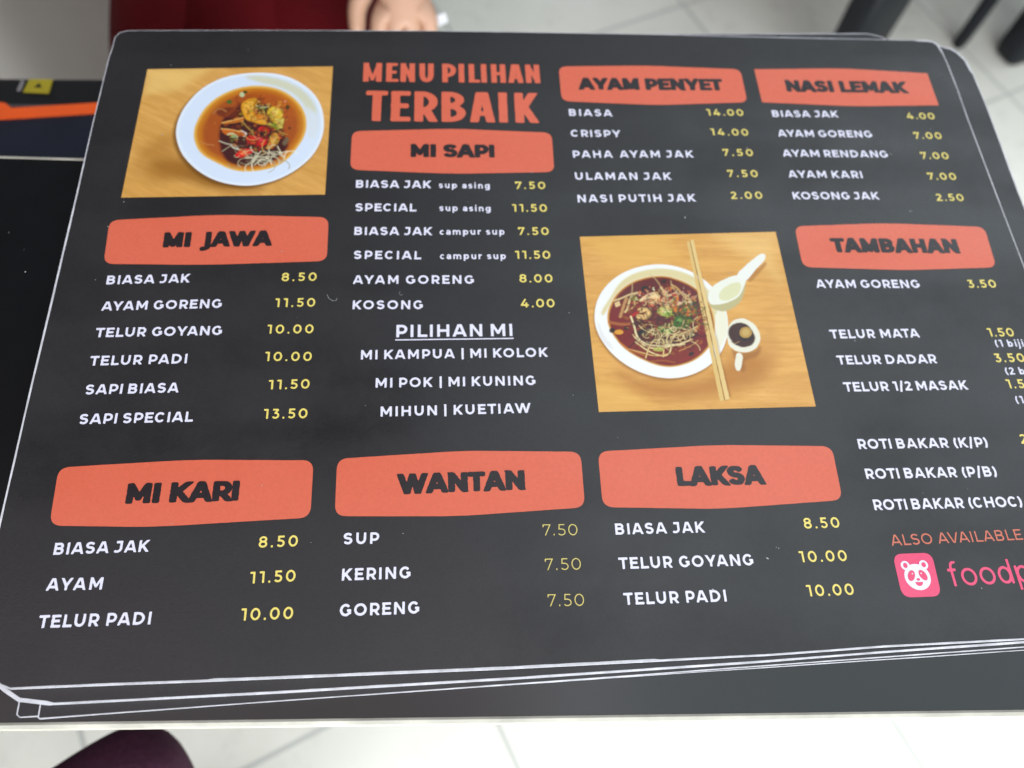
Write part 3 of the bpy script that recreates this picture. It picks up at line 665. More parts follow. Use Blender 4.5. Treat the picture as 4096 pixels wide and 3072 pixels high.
WIDTH = dict(A=1.10, B=.84, C=.95, D=.95, E=.76, G=.98, H=.92, I=.20, J=.62, K=.92, L=.70, M=1.10, N=.94, O=1.10, P=.82, R=.86, S=.82, T=.84,
             U=.90, V=1.08, W=1.62, Y=1.02)
WIDTH.update({'0': .86, '1': .42, '2': .72, '3': .72, '4': .84, '5': .72, '7': .74, '8': .78, '.': .2, '(': .30, ')': .30, '/': .52, '|': .12})
WIDTH.update(dict(s=.58, u=.66, p=.72, a=.64, i=.18, n=.66, g=.72, c=.64, m=1.10, r=.44, b=.72, j=.24, f=.44, o=.78, d=.72))
TITLE_W = dict(T=.54, E=.48, R=.61, B=.61, A=.66, I=.235, K=.63, M=.76, N=.60, U=.59, P=.58, L=.44, H=.61)   # condensed title face
XH = 0.75
for _k in WIDTH:
    if _k not in '.()|':
        WIDTH[_k] *= 0.90
BEAR = {**{k: .105 for k in 'BDEHIJKLMNPRU14|bimnrup'}, **{k: .065 for k in 'CGOS0235678acdefgos'}, **{k: .015 for k in 'AVWYT/7'}, **{k: .05 for k in '().j'}}
def bear(ch, right):
    if right:
        if ch in 'LKR': return 0.0
        if ch in 'EPFr': return 0.03
    elif ch == 'J': return 0.0
    return BEAR.get(ch, 0.06)

def glyph(ch, w, ws, tab):
    """strokes (polylines, cap height 1) of a geometric sans capital, digit or small letter; w stroke width, ws width factor"""
    h = w / 2
    W = max(tab[ch] * ws, w)
    S = []
    dg = .62 if W < w * 3.6 else .92        # condensed faces thin their diagonals
    def bowl(x0, xr, y1, y0):
        ry = (y1 - y0) / 2
        rx = min(ry * 1.05, (xr - h - x0) * .8)
        xc = xr - h - rx
        return [(x0, y1), (xc, y1)] + arc(xc, (y1 + y0) / 2, rx, ry, 90, -90, 12)[1:] + [(x0, y0)]
    def ext(a, b, e=.25):
        d = Vector((b[0] - a[0], b[1] - a[1])).normalized() * e
        return [(a[0] - d.x, a[1] - d.y), (b[0] + d.x, b[1] + d.y)]
    ell = lambda cx, cy, rx, ry: arc(cx, cy, rx, ry, 0, 360, 32)
    lo, hi = 0.0, 1.0
    if ch == 'A':
        S = [ext((w * .55, 0), (W / 2 - w * .2, 1)), ext((W - w * .55, 0), (W / 2 + w * .2, 1)), [(W * .25, .29), (W * .75, .29)]]
    elif ch == 'V':
        S = [ext((w * .55, 1), (W / 2 - w * .2, 0)), ext((W - w * .55, 1), (W / 2 + w * .2, 0))]
    elif ch == 'W':
        a, b = W * .30, W * .70
        S = [ext((w * .55, 1), (a, 0)), ext((W / 2 - w * .05, 1), (a, 0)), ext((W / 2 + w * .05, 1), (b, 0)), ext((W - w * .55, 1), (b, 0))]
    elif ch == 'B':
        S = [[(h, 0), (h, 1)], bowl(h, W * .94, 1 - h, .53), bowl(h, W, .51, h)]
    elif ch in 'CG':
        S = [arc(W / 2, .5, W / 2 - h, .5 - h, 42, 318 if ch == 'C' else 338, 26)]
        if ch == 'G':
            S.append([(W - h, .20), (W - h, .54)])
            S.append([(W - h * 3.2, .54 - h * .8), (W - h, .54 - h * .8)] if w > .15 else [(W - h, .3), (W - h, .5)])
    elif ch == 'D':
        rx = W * .52
        S = [[(h, 0), (h, 1)], [(h, 1 - h), (W - h - rx, 1 - h)] + arc(W - h - rx, .5, rx, .5 - h, 90, -90, 18)[1:] + [(h, h)]]
    elif ch == 'E':
        S = [[(h, 0), (h, 1)], [(0, 1 - h), (W * .97, 1 - h)], [(0, .51), (W * .88, .51)], [(0, h), (W, h)]]
    elif ch == 'H':
        S = [[(h, 0), (h, 1)], [(W - h, 0), (W - h, 1)], [(h, .5), (W - h, .5)]]
    elif ch == 'I':
        S = [[(h, 0), (h, 1)]]
    elif ch == 'J':
        S = [[(W * .14, 1 - h), (W - h, 1 - h)], [(W - h, 1), (W - h, .36)] + arc(W - h - .29 * ws, .36, .29 * ws, .36 - h, 0, -125, 12)[1:]]
    elif ch == 'K':
        S = [[(h, 0), (h, 1)], [(h * 1.1, .33)] + ext((h, .30), (W - w * .62, 1))[1:], [(W * .38, .52)] + ext((W * .38, .56), (W - w * .6, 0))[1:]]
    elif ch == 'L':
        S = [[(h, 0), (h, 1)], [(0, h), (W, h)]]
    elif ch == 'M':
        S = [[(h, 0), (h, 1)], [(W - h, 0), (W - h, 1)], (dg, ext((w * .5, 1), (W / 2, .26 if W > .8 else .12), .04)), (dg, ext((W - w * .5, 1), (W / 2, .26 if W > .8 else .12), .04))]
    elif ch == 'N':
        S = [[(h, 0), (h, 1)], [(W - h, 0), (W - h, 1)], (dg, ext((w * .52, 1), (W - w * .52, 0)))]
    elif ch == 'O' or ch == '0':
        S = [ell(W / 2, .5, W / 2 - h, .5 - h)]
    elif ch == 'P':
        S = [[(h, 0), (h, 1)], bowl(h, W, 1 - h, .36)]
    elif ch == 'R':
        S = [[(h, 0), (h, 1)], bowl(h, W * .96, 1 - h, .38), [(W * .48, .40)] + ext((W * .50, .38), (W - w * .58, 0))[1:]]
    elif ch == 'S':
        r1, r0 = (1 - h - .52) / 2, (.52 - h) / 2
        S = [arc(W / 2 - .01, .52 + r1, W / 2 - h - .015, r1, 28, 270, 18)[:-1] + arc(W / 2 - .01, h + r0, W / 2 - h, r0, 90, -152, 18)]
    elif ch == 'T':
        S = [[(W / 2, 0), (W / 2, 1)], [(0, 1 - h), (W, 1 - h)]]
    elif ch == 'U':
        S = [[(h, 1), (h, .44)] + arc(W / 2, .44, W / 2 - h, .44 - h, 180, 360, 18)[1:] + [(W - h, 1)]]
    elif ch == 'Y':
        S = [ext((w * .55, 1), (W / 2, .36), .06), ext((W - w * .55, 1), (W / 2, .36), .06), [(W / 2, 0), (W / 2, .42)]]
    elif ch == '1':
        S = [[(W - h, 0), (W - h, 1)], [(0, 1 - h), (W - h, 1 - h)]]
    elif ch == '2':
        S = [arc(W / 2 - .02, .70, W / 2 - h - .01, .30 - h, 155, -38, 14) + [(h * 1.1, h * 1.3)], [(0, h), (W, h)]]
    elif ch == '3':
        S = [[(W * .08, 1 - h), (W - h, 1 - h)], [(W - h * 1.3, 1 - h), (W * .42, .56)], [(W * .36, .57)] + arc(W * .48, .57 / 2 + h / 2, W * .52 - h, (.57 - h) / 2, 85, -148, 16)]
    elif ch == '4':
        S = [ext((W * .60, 1), (h * .7, .26), .0), [(0, .24 + h * .3), (W, .24 + h * .3)], [(W * .70, 0), (W * .70, .55)]]
    elif ch == '5':
        S = [[(W * .14, 1 - h), (W * .92, 1 - h)], [(W * .14 + h, 1), (W * .11 + h, .54)], [(W * .10, .57)] + arc(W * .48, .57 / 2 + h / 2, W * .52 - h, (.57 - h) / 2, 88, -148, 16)]
    elif ch == '7':
        S = [[(0, 1 - h), (W, 1 - h)], [(h, 1), (h, .74)], ext((W - h * 1.25, 1 - h), (W * .30, 0), .2)]
    elif ch == '8':
        S = [ell(W / 2, 1 - h - (1 - h - .53) / 2, W / 2 - h - .03, (1 - h - .53) / 2), ell(W / 2, h + (.53 - h) / 2, W / 2 - h, (.53 - h) / 2)]
    elif ch == '.':
        S = [[(W / 2, 0), (W / 2, max(w, .16))]]
    elif ch == '(':
        S = [arc(W + .5, .46, W + .5 - h, .80, 141, 219, 12)]; lo, hi = -.16, 1.06
    elif ch == ')':
        S = [arc(-.5, .46, W + .5 - h, .80, 39, -39, 12)]; lo, hi = -.16, 1.06
    elif ch == '/':
        S = [[(h, -.12), (W - h, 1.08)]]; lo, hi = -.12, 1.08
    elif ch == '|':
        S = [[(W / 2, -.14), (W / 2, 1.06)]]; lo, hi = -.2, 1.1
    else:                                   # small letters
        x = XH
        hi = x
        rr = x / 2 - h
        if ch in 'o':
            S = [ell(W / 2, x / 2, W / 2 - h, rr)]
        elif ch in 'bp':
            S = [[(h, 0), (h, 1.04)] if ch == 'b' else [(h, -.28), (h, x)], ell(W / 2 + h * .3, x / 2, W / 2 - h * 1.3, rr)]
            lo, hi = (0, 1.04) if ch == 'b' else (-.28, x)
        elif ch in 'dg':
            S = [[(W - h, 0), (W - h, 1.04)] if ch == 'd' else [(W - h, x), (W - h, .02)] + arc(W / 2, .0, W / 2 - h, .2, 0, -150, 12), ell(W / 2 - h * .3, x / 2, W / 2 - h * 1.3, rr)]
            lo, hi = (0, 1.04) if ch == 'd' else (-.3, x)
        elif ch == 'c':
            S = [arc(W / 2, x / 2, W / 2 - h, rr, 45, 315, 20)]
        elif ch == 'a':
            S = [[(W - h, 0), (W - h, .45)] + arc(W / 2, .45, W / 2 - h, x - .45 - h, 0, 150, 12)[1:], ell(W * .46, .235, W * .46 - h, .235 - h)]
        elif ch == 'u':
            S = [[(h, x), (h, .34)] + arc(W / 2, .34, W / 2 - h, .34 - h, 180, 360, 14)[1:] + [(W - h, x)], [(W - h, 0), (W - h, x)]]
        elif ch == 'n':
            S = [[(h, 0), (h, x)], [(h, .4)] + arc(W / 2, .42, W / 2 - h, x - .42 - h, 180, 0, 14) + [(W - h, 0)]]
        elif ch == 'm':
            q = (W - w) / 4
            S = [[(h, 0), (h, x)]] + [arc(h + q * (1 + 2 * k), .42, q, x - .42 - h, 180, 0, 12) + [(h + q * (2 + 2 * k), 0)] for k in (0, 1)]
        elif ch == 'r':
            S = [[(h, 0), (h, x)], arc(W + .02, .40, W + .02 - h, x - .40 - h, 180, 92, 8)]
        elif ch == 's':
            r1 = (x - h - x * .52) / 2; r0 = (x * .52 - h) / 2
            S = [arc(W / 2, x * .52 + r1, W / 2 - h, r1, 30, 270, 14)[:-1] + arc(W / 2, h + r0, W / 2 - h, r0, 90, -150, 14)]
        elif ch in 'ij':
            S = [[(W / 2, 0), (W / 2, x)], [(W / 2, .86), (W / 2, .86 + w)]]; hi = 1.1
            if ch == 'j':
                S[0] = [(W / 2, x), (W / 2, -.10)] + arc(W / 2 - .14, -.10, .14, .12, 0, -110, 8)[1:]; lo = -.3
        elif ch == 'f':
            S = [[(W * .42, 0), (W * .42, .80)] + arc(W * .42 + .17, .80, .17, .22, 180, 70, 10)[1:], [(0, x - h), (W * .92, x - h)]]; hi = 1.06
    return W, S, lo, hi

def meet(a, b):
    """distance to the overlap of two regions: true distance outside a corner, so growing it rounds the corner"""
    return np.where((a > 0) & (b > 0), np.hypot(a, b), np.maximum(a, b))

def stroke_field(S, X, Y, h):
    f = np.full(X.shape, 9.0)
    h0 = h
    for pl in S:
        h = h0
        if isinstance(pl, tuple):
            h, pl = h0 * pl[0], pl[1]
        closed = math.hypot(pl[0][0] - pl[-1][0], pl[0][1] - pl[-1][1]) < 1e-6
        for i in range(len(pl) - 1):
            (x0, y0), (x1, y1) = pl[i], pl[i + 1]
            L = math.hypot(x1 - x0, y1 - y0)
            if L < 1e-7:
                continue
            ux, uy = (x1 - x0) / L, (y1 - y0) / L
            t = (X - x0) * ux + (Y - y0) * uy
            s = np.abs((Y - y0) * ux - (X - x0) * uy)
            butt0, butt1 = i == 0 and not closed, i == len(pl) - 2 and not closed
            along = np.maximum(np.where(t < 0, -t, 0), np.where(t > L, t - L, 0))
            d = np.hypot(s, along) - h                       # round joins
            d = np.where((t < 0) & butt0, meet(s - h, -t), d)
            d = np.where((t > L) & butt1, meet(s - h, t - L), d)
            f = np.minimum(f, d)
    return f

def noise2(nx, ny, period, rs):
    gx, gy = max(2, int(nx / period) + 2), max(2, int(ny / period) + 2)
    g = rs.rand(gy, gx) * 2 - 1
    xi, yi = np.linspace(0, gx - 1.001, nx), np.linspace(0, gy - 1.001, ny)
    x0, y0 = xi.astype(int), yi.astype(int)
    fx, fy = xi - x0, yi - y0
    fx, fy = fx * fx * (3 - 2 * fx), fy * fy * (3 - 2 * fy)
    a = g[y0][:, x0] * (1 - fx) + g[y0][:, x0 + 1] * fx
    b = g[y0 + 1][:, x0] * (1 - fx) + g[y0 + 1][:, x0 + 1] * fx
    return a * (1 - fy)[:, None] + b * fy[:, None]

def contour(f, x0, y0, c):
    """polygons of the region f < 0 on a grid of cell size c: full cells merged along rows, edge cells clipped"""
    polys = []
    ny, nx = f.shape
    ins = f < 0
    for j in range(ny - 1):
        i = 0
        while i < nx - 1:
            q = (ins[j, i], ins[j, i + 1], ins[j + 1, i + 1], ins[j + 1, i])
            if all(q):
                k = i
                while k < nx - 1 and ins[j, k] and ins[j, k + 1] and ins[j + 1, k + 1] and ins[j + 1, k]:
                    k += 1
                polys.append([(x0 + i * c, y0 + j * c), (x0 + k * c, y0 + j * c), (x0 + k * c, y0 + j * c + c), (x0 + i * c, y0 + j * c + c)])
                i = k
                continue
            if any(q):
                cs = [(i, j), (i + 1, j), (i + 1, j + 1), (i, j + 1)]
                out = []
                for a in range(4):
                    p, r = cs[a], cs[(a + 1) % 4]
                    fp, fr = f[p[1], p[0]], f[r[1], r[0]]
                    if fp < 0:
                        out.append((x0 + p[0] * c, y0 + p[1] * c))
                    if (fp < 0) != (fr < 0):
                        t = fp / (fp - fr)
                        out.append((x0 + (p[0] + (r[0] - p[0]) * t) * c, y0 + (p[1] + (r[1] - p[1]) * t) * c))
                if len(out) > 2:
                    polys.append(out)
            i += 1
    return polys

STYLE = dict(   # stroke width, width factor, outline growth, roughness of the outline, cells per cap height
    title=(.152, 1.0, 0, .003, 34), head=(.125, 1.0, .094, .012, 32), item=(.205, 1.0, 0, .006, 20), sub=(.20, 1.0, 0, 0, 24),
    note=(.185, 1.0, 0, 0, 18), price=(.170, 1.0, 0, .004, 20), thin=(.085, 1.0, 0, .004, 22), also=(.135, 1.0, 0, .004, 20), logo=(.115, 1.0, 0, .002, 30))
XS = {'title': 1.45}                      # the title face: stems heavier than bars
CACHE = {}
def glyph_polys(ch, style, ws, seed):
    w, _, grow, rough, cells = STYLE[style]
    key = (ch, style, round(ws, 2), seed if rough > .01 else 0)
    if key not in CACHE:
        W, S, lo, hi = glyph(ch, w, ws / XS.get(style, 1), TITLE_W if style == 'title' else WIDTH)
        if style == 'head' and ch == 'J':          # the heading face has a J that drops below the line
            S, lo = [[(W - w / 2, 1), (W - w / 2, -.02)] + arc(W - w / 2 - .22, -.02, .22, .20, 0, -105, 10)[1:]], -.4
        pad = grow + .1
        c = 1.0 / cells
        nx, ny = int((W + 2 * pad) / c) + 2, int((hi - lo + 2 * pad) / c) + 2
        X, Y = np.meshgrid(-pad + c * np.arange(nx), lo - pad + c * np.arange(ny))
        f = stroke_field(S, X, Y, w / 2)
        f = meet(f, np.maximum(Y - hi, lo - Y)) - grow
        if rough:
            f = f + rough * noise2(nx, ny, 3.2, np.random.RandomState(seed * 31 + ord(ch)))
        CACHE[key] = (W, contour(f, -pad, lo - pad, c))
    return CACHE[key]

def lettering(name, text, style, p0, p1, cap, mat, z, parent, label=None):
    w, ws0, grow, _, _ = STYLE[style]
    TAB = TITLE_W if style == 'title' else WIDTH
    L = math.hypot(p1[0] - p0[0], p1[1] - p0[1])
    ex, ey = (p1[0] - p0[0]) / L, (p1[1] - p0[1]) / L
    target = L / cap - (2 * grow if style == 'head' else 0)
    def layout(ws):
        x, pos, prev, gaps = 0.0, [], None, 0
        for k, ch in enumerate(text):
            if ch == ' ':
                x += {'note': .46, 'head': .66, 'title': .36}.get(style, .40) * max(ws, .85); prev = None
                continue
            if prev is not None:
                x += bear(prev, True) + bear(ch, False) + (.055 if style == 'head' else -.03 if style == 'title' else 0); gaps += 1
                if style != 'head' and (prev + ch) in ('AY', 'YA', 'AV', 'VA', 'TA', 'AT', 'WA', 'AW', 'LT', 'PA', 'KO', 'RT', 'TI'):
                    x -= .10 if (prev + ch) not in ('PA', 'KO', 'TI') else .05
            pos.append((ch, x, k))
            x += max(TAB[ch] * ws, w * XS.get(style, 1))
            prev = ch
        return x, pos, len(pos)
    best = ws0
    lo, hi = ws0 * .74, ws0 * 1.04
    for _ in range(18):                         # fit the measured width by letter width first, then by tracking
        mid = (lo + hi) / 2
        if layout(mid)[0] < target: lo = mid
        else: hi = mid
    best = round((lo + hi) / 2, 2)
    wid, pos, n = layout(best)
    slots = len(text) - 1
    tr = (target - wid) / max(1, slots)
    V, F = [], []
    off = grow if style == 'head' else 0
    for i, (ch, x, k_) in enumerate(pos):
        _, polys = glyph_polys(ch, style, best, i + len(text))
        for pg in polys:
            k = len(V)
            for (a, b) in pg:
                u, v = (a * XS.get(style, 1) + x + off + k_ * tr) * cap, b * cap
                if style == 'head':
                    v = (b * (1 - 2 * grow) + grow) * cap
                V.append(((p0[0] + ex * u - ey * v) / 1000, (p0[1] + ey * u + ex * v) / 1000, z + (i % 2) * 0.00002))
            F.append(tuple(range(k, k + len(pg))))
    o = mesh(name, V, F, mat, parent)
    if label:
        o['label'] = label
    return o

Z1, Z2 = SZ + 0.00011, SZ + 0.00016
BANNERS = {'MI JAWA': [(-192.17, 37.27), (-146.68, 39.96), (-100.33, 38.26), (-100.0, 15.71), (-148.7, 14.3), (-191.07, 15.3)],
 'MI SAPI': [(-92.04, 86.83), (-45.6, 88.56), (0.75, 86.29), (0.36, 62.96), (-46.07, 62.02), (-91.99, 64.36)],
 'AYAM PENYET': [(7.24, 128.65), (50.84, 129.83), (99.18, 127.91), (98.96, 105.99), (53.33, 103.78), (7.1, 106.02)],
 'NASI LEMAK': [(106.42, 128.0), (152.49, 129.2), (196.83, 126.3), (196.68, 104.69), (152.41, 103.76), (106.26, 106.05)],
 'TAMBAHAN': [(107.19, 32.04), (149.58, 33.47), (196.95, 31.0), (195.58, 9.06), (153.61, 8.04), (106.47, 10.23)],
 'MI KARI': [(-192.33, -73.06), (-145.43, -71.47), (-100.49, -73.04), (-100.41, -94.95), (-156.49, -96.47), (-191.43, -94.7)],
 'WANTAN': [(-91.77, -72.7), (-44.03, -70.86), (0.58, -72.58), (0.4, -94.51), (-46.76, -96.28), (-91.71, -94.73)],
 'LAKSA': [(7.28, -72.68), (54.92, -71.34), (100.44, -73.18), (99.77, -94.99), (51.61, -96.86), (7.07, -94.69)]}
banner_of = {}
for bi, (key, P6) in enumerate(BANNERS.items()):
    r = 0.3 if key == 'NASI LEMAK' else 4.2
    pts = []
    for i in range(6):
        a, b, c = P6[i - 1], P6[i], P6[(i + 1) % 6]
        pts += round_corner(a, b, c, r if i not in (1, 4) else 9, 7)
    pts = densify([(x / 1000, y / 1000) for x, y in pts], .0012)
    j = smooth_noise(len(pts), 40 + bi, ((4, .5), (9, .5)))
    pts = [(x + .00005 * j[i], y + .00005 * j[(i * 3) % len(pts)]) for i, (x, y) in enumerate(pts)]
    o = mesh('heading_banner', [(x, y, Z1) for x, y in pts[::-1]], [tuple(range(len(pts)))], ink_orange, A)
    o['label'] = 'orange banner reading ' + key
    banner_of[key] = o

KIND = {'title': ('title_text', ink_orange), 'item': ('dish_name', ink_white), 'price': ('price', ink_yellow), 'thin': ('price', ink_thin), 'note': ('note', ink_white),
        'sub': ('subheading', ink_white), 'also': ('delivery_line', ink_also), 'logo': ('logo_lettering', ink_pink)}
for k, txt, x0, y0, x1, y1, cap in PRINT:
    if k == 'head':
        lettering('heading_text', txt, 'head', (x0, y0), (x1, y1), cap, ink_dark, Z2, banner_of[txt])
    elif k != 'logo':
        nm, mt = KIND[k]
        lettering(nm, txt, k, (x0, y0), (x1, y1), cap, mt, Z1, A)
# the name beside the badge runs on past the picture's edge
lettering('logo_lettering', 'foodpanda', 'logo', (133.4, -128.8), (191.0, -128.3), 8.6, ink_pink, Z1, A, 'pink lettering beside the badge')
ul = [(-70.8, -22.85), (-22.7, -23.05), (-22.7, -22.55), (-70.8, -22.35)]
mesh('underline', [(x / 1000, y / 1000, Z1) for x, y in ul], [(0, 1, 2, 3)], ink_white, A)

# pink badge with a white panda face
def blob(pts, z, mat, parent, name):
    return mesh(name, [(x / 1000, y / 1000, z) for x, y in pts], [tuple(range(len(pts)))], mat, parent)
bq = [(113.9, -116.2), (113.5, -132.0), (128.4, -132.1), (129.1, -116.2)]
bp = []
for i in range(4):
    bp += round_corner(bq[i - 1], bq[i], bq[(i + 1) % 4], 3.6, 8)
badge = blob(bp, Z1, ink_pink, A, 'app_badge')
badge['label'] = 'pink rounded badge with a white panda face'
bx, by, bs = 121.2, -124.1, 15.4 / 2
def E(cx, cy, rx, ry, rot=0, n=28, a0=0, a1=360):
    o = []
    for k in range(n):
        t = math.radians(a0 + (a1 - a0) * k / (n if a1 - a0 == 360 else n - 1))
        x, y = rx * math.cos(t), ry * math.sin(t)
        c, s = math.cos(math.radians(rot)), math.sin(math.radians(rot))
        o.append((bx + bs * (cx + x * c - y * s), by + bs * (cy + x * s + y * c)))
    return o
head_pts = E(0, -.10, .64, .62)
face = blob(head_pts, Z1 + .00004, ink_badge_white, badge, 'panda_face')
for s in (-1, 1):
    blob(E(s * .46, .46, .22, .22), Z1 + .00003, ink_badge_white, badge, 'ear')
    blob(E(s * .46, .46, .11, .12), Z1 + .00008, ink_pink, badge, 'inner_ear')
    blob(E(s * .29, -.03, .17, .27, s * 28), Z1 + .00008, ink_pink, badge, 'eye_patch')
    blob(E(s * .22, .06, .035, .035, 0, 12), Z1 + .00012, ink_badge_white, badge, 'eye_glint')
blob(E(0, -.22, .085, .06), Z1 + .00008, ink_pink, badge, 'nose')
blob(E(0, -.34, .19, .19, 0, 16, 180, 360), Z1 + .00008, ink_pink, badge, 'mouth')

# ------------------------------------------------------------------ the two printed food photographs (flat prints: ink colours on a fine grid)
def paint(art, size, base, seed, grain_dir, n_x):
    w, h = size
    nx = n_x
    ny = int(n_x * h / w)
    X, Y = np.meshgrid(np.linspace(0, w, nx), np.linspace(0, h, ny))
    rs = np.random.RandomState(seed)
    c = np.array([lin(base)[:3]])[None, :, :] * np.ones((ny, nx, 1))
    # wood grain printed in the photograph
    ca, sa = math.cos(grain_dir), math.sin(grain_dir)
    U, Vv = X * ca + Y * sa, -X * sa + Y * ca
    gr = np.zeros_like(X)
    for p_u, p_v, amp in ((14, 1.6, .10), (6, .7, .07), (30, 5, .08), (2.5, .45, .05)):
        g = rs.rand(80, 160) * 2 - 1
        ui, vi = (U / p_u + 60) % 159 * 1.0, (Vv / p_v + 300) % 79 * 1.0
        u0, v0 = ui.astype(int) % 159, vi.astype(int) % 79
        fu, fv = ui - np.floor(ui), vi - np.floor(vi)
        fu, fv = fu * fu * (3 - 2 * fu), fv * fv * (3 - 2 * fv)
        gr += .62 * amp * ((g[v0, u0] * (1 - fu) + g[v0, u0 + 1] * fu) * (1 - fv) + (g[v0 + 1, u0] * (1 - fu) + g[v0 + 1, u0 + 1] * fu) * fv)
    c = c * (1 + gr)[..., None] * np.stack([np.ones_like(gr), 1 + .35 * gr, 1 + .9 * gr], -1)
    def put(mask, col):
        nonlocal c
        cc = np.array(lin(col)[:3])
        c = c * (1 - mask[..., None]) + cc * mask[..., None]
    def poly_sd(P):
        d = np.full(X.shape, 1e9)
        inside = np.zeros(X.shape, bool)
        for i in range(len(P)):
            (x0, y0), (x1, y1) = P[i - 1], P[i]
            L2 = (x1 - x0) ** 2 + (y1 - y0) ** 2 + 1e-12
            t = np.clip(((X - x0) * (x1 - x0) + (Y - y0) * (y1 - y0)) / L2, 0, 1)
            d = np.minimum(d, np.hypot(X - x0 - t * (x1 - x0), Y - y0 - t * (y1 - y0)))
            cr = ((y0 > Y) != (y1 > Y)) & (X < (x1 - x0) * (Y - y0) / ((y1 - y0) if abs(y1 - y0) > 1e-9 else 1e-9) + x0)
            inside ^= cr
        return np.where(inside, -d, d)
    def smooth_poly(P, closed):
        if len(P) < 3: return P
        for _ in range(2):
            Q = []
            rng = range(len(P)) if closed else range(len(P) - 1)
            if not closed: Q.append(P[0])
            for i in rng:
                a, b = P[i], P[(i + 1) % len(P)]
                Q += [(a[0] * .75 + b[0] * .25, a[1] * .75 + b[1] * .25), (a[0] * .25 + b[0] * .75, a[1] * .25 + b[1] * .75)]
            if not closed: Q.append(P[-1])
            P = Q
        return P
    wob = noise2(nx, ny, 9, rs) * .5 + noise2(nx, ny, 4, rs) * .3
    for kind, s, col, wd, al in art:
        P = [tuple(float(v) for v in q.split(',')) for q in s.split()]
        if kind == 'P':
            P = smooth_poly(P, True) if len(P) > 4 else P
            sd = poly_sd(P) + wob * min(.45, wd * .35 + .15) * (.12 if len(P) > 60 else .8)
            m = np.clip(.5 - sd / max(wd, .3), 0, 1)
        else:
            P = smooth_poly(P, False)
            d = np.full(X.shape, 1e9)
            for i in range(1, len(P)):
                (x0, y0), (x1, y1) = P[i - 1], P[i]
                L2 = (x1 - x0) ** 2 + (y1 - y0) ** 2 + 1e-12
                t = np.clip(((X - x0) * (x1 - x0) + (Y - y0) * (y1 - y0)) / L2, 0, 1)
                d = np.minimum(d, np.hypot(X - x0 - t * (x1 - x0), Y - y0 - t * (y1 - y0)))
            m = np.clip(1.1 - (d - wd * .25) / max(wd * .5, .12), 0, 1)
        m = m * m * (3 - 2 * m) * al
        put(m, col)
    return c, X, Y, put, rs

def strands(c, X, Y, put, rs, centre, rad, n, col, wd, alpha):
    for k in range(n):
        a = rs.rand() * 6.28
        r = rs.rand() ** .6
        x, y = centre[0] + rad[0] * r * math.cos(a), centre[1] + rad[1] * r * math.sin(a)
        th, cv, L = rs.rand() * 6.28, rs.randn() * .25, 3 + rs.rand() * 6
        d = np.full(X.shape, 1e9)
        for s in range(10):
            x1, y1 = x + math.cos(th) * L / 10, y + math.sin(th) * L / 10
            t = np.clip(((X - x) * (x1 - x) + (Y - y) * (y1 - y)) / ((x1 - x) ** 2 + (y1 - y) ** 2), 0, 1)
            d = np.minimum(d, np.hypot(X - x - t * (x1 - x), Y - y - t * (y1 - y)))
            x, y, th = x1, y1, th + cv
        jit = rs.uniform(.72, 1.08)
        put(np.clip(1.1 - (d - wd * .2) / (wd * .6), 0, 1) * alpha, tuple(min(255, v * jit) for v in col))

def bits(X, Y, put, rs, centre, rad, n, cols, r0, r1, alpha):
    for k in range(n):
        a, r = rs.rand() * 6.28, rs.rand() ** .5
        x, y = centre[0] + rad[0] * r * math.cos(a), centre[1] + rad[1] * r * math.sin(a)
        ra, rb, th = rs.uniform(r0, r1), rs.uniform(r0, r1) * .7, rs.rand() * 3.14
        u, v = (X - x) * math.cos(th) + (Y - y) * math.sin(th), -(X - x) * math.sin(th) + (Y - y) * math.cos(th)
        ang = np.arctan2(v, u)
        d = np.hypot(u / ra, v / rb) + .22 * np.sin(3 * ang + k) + .12 * np.sin(5 * ang + 2 * k)
        m = np.clip((1.25 - d) / .5, 0, 1) * alpha * rs.uniform(.5, 1)
        put(m, tuple(min(255, c * rs.uniform(.8, 1.12)) for c in cols[rs.randint(len(cols))]))

def photo(name, quad, art, size, base, seed, gdir, n_x, label, extra):
    c, X, Y, put, rs = paint(art, size, base, seed, gdir, n_x)
    get = extra(X, Y, put, rs) if extra else None
    # put() rebinds inside paint(): read the result back from its closure
    c = put.__closure__[[v for v in put.__code__.co_freevars].index('c')].cell_contents
    ny, nx = X.shape
    u, v = X / size[0], Y / size[1]
    q = [np.array(p) / 1000 for p in quad]
    pos = (q[0][None, None] * ((1 - u) * (1 - v))[..., None] + q[1][None, None] * (u * (1 - v))[..., None]
           + q[2][None, None] * (u * v)[..., None] + q[3][None, None] * ((1 - u) * v)[..., None])
    co = np.concatenate([pos, np.full((ny, nx, 1), Z1)], -1).reshape(-1, 3)
    idx = np.arange(ny * nx).reshape(ny, nx)
    F = np.stack([idx[1:, :-1], idx[1:, 1:], idx[:-1, 1:], idx[:-1, :-1]], -1).reshape(-1, 4)
    me = bpy.data.meshes.new(name)
    me.vertices.add(len(co)); me.vertices.foreach_set('co', co.ravel())
    me.loops.add(F.size); me.loops.foreach_set('vertex_index', F.ravel())
    me.polygons.add(len(F)); me.polygons.foreach_set('loop_start', np.arange(0, F.size, 4))
    me.update(calc_edges=True)
    at = me.attributes.new('print_colour', 'FLOAT_COLOR', 'POINT')
    k = np.clip(c, 0, 1) * INK + INK0
    at.data.foreach_set('color', np.concatenate([np.clip(k, 0.004, .85), np.ones((ny, nx, 1))], -1).astype(np.float32).ravel())
    me.materials.append(photo_ink)
    o = bpy.data.objects.new(name, me)
    COL.objects.link(o)
    o.parent = A
    o['label'] = label
    return o
INK, INK0 = 0.92, -0.03
photo_ink = laminate('photo_print', attr='print_colour')
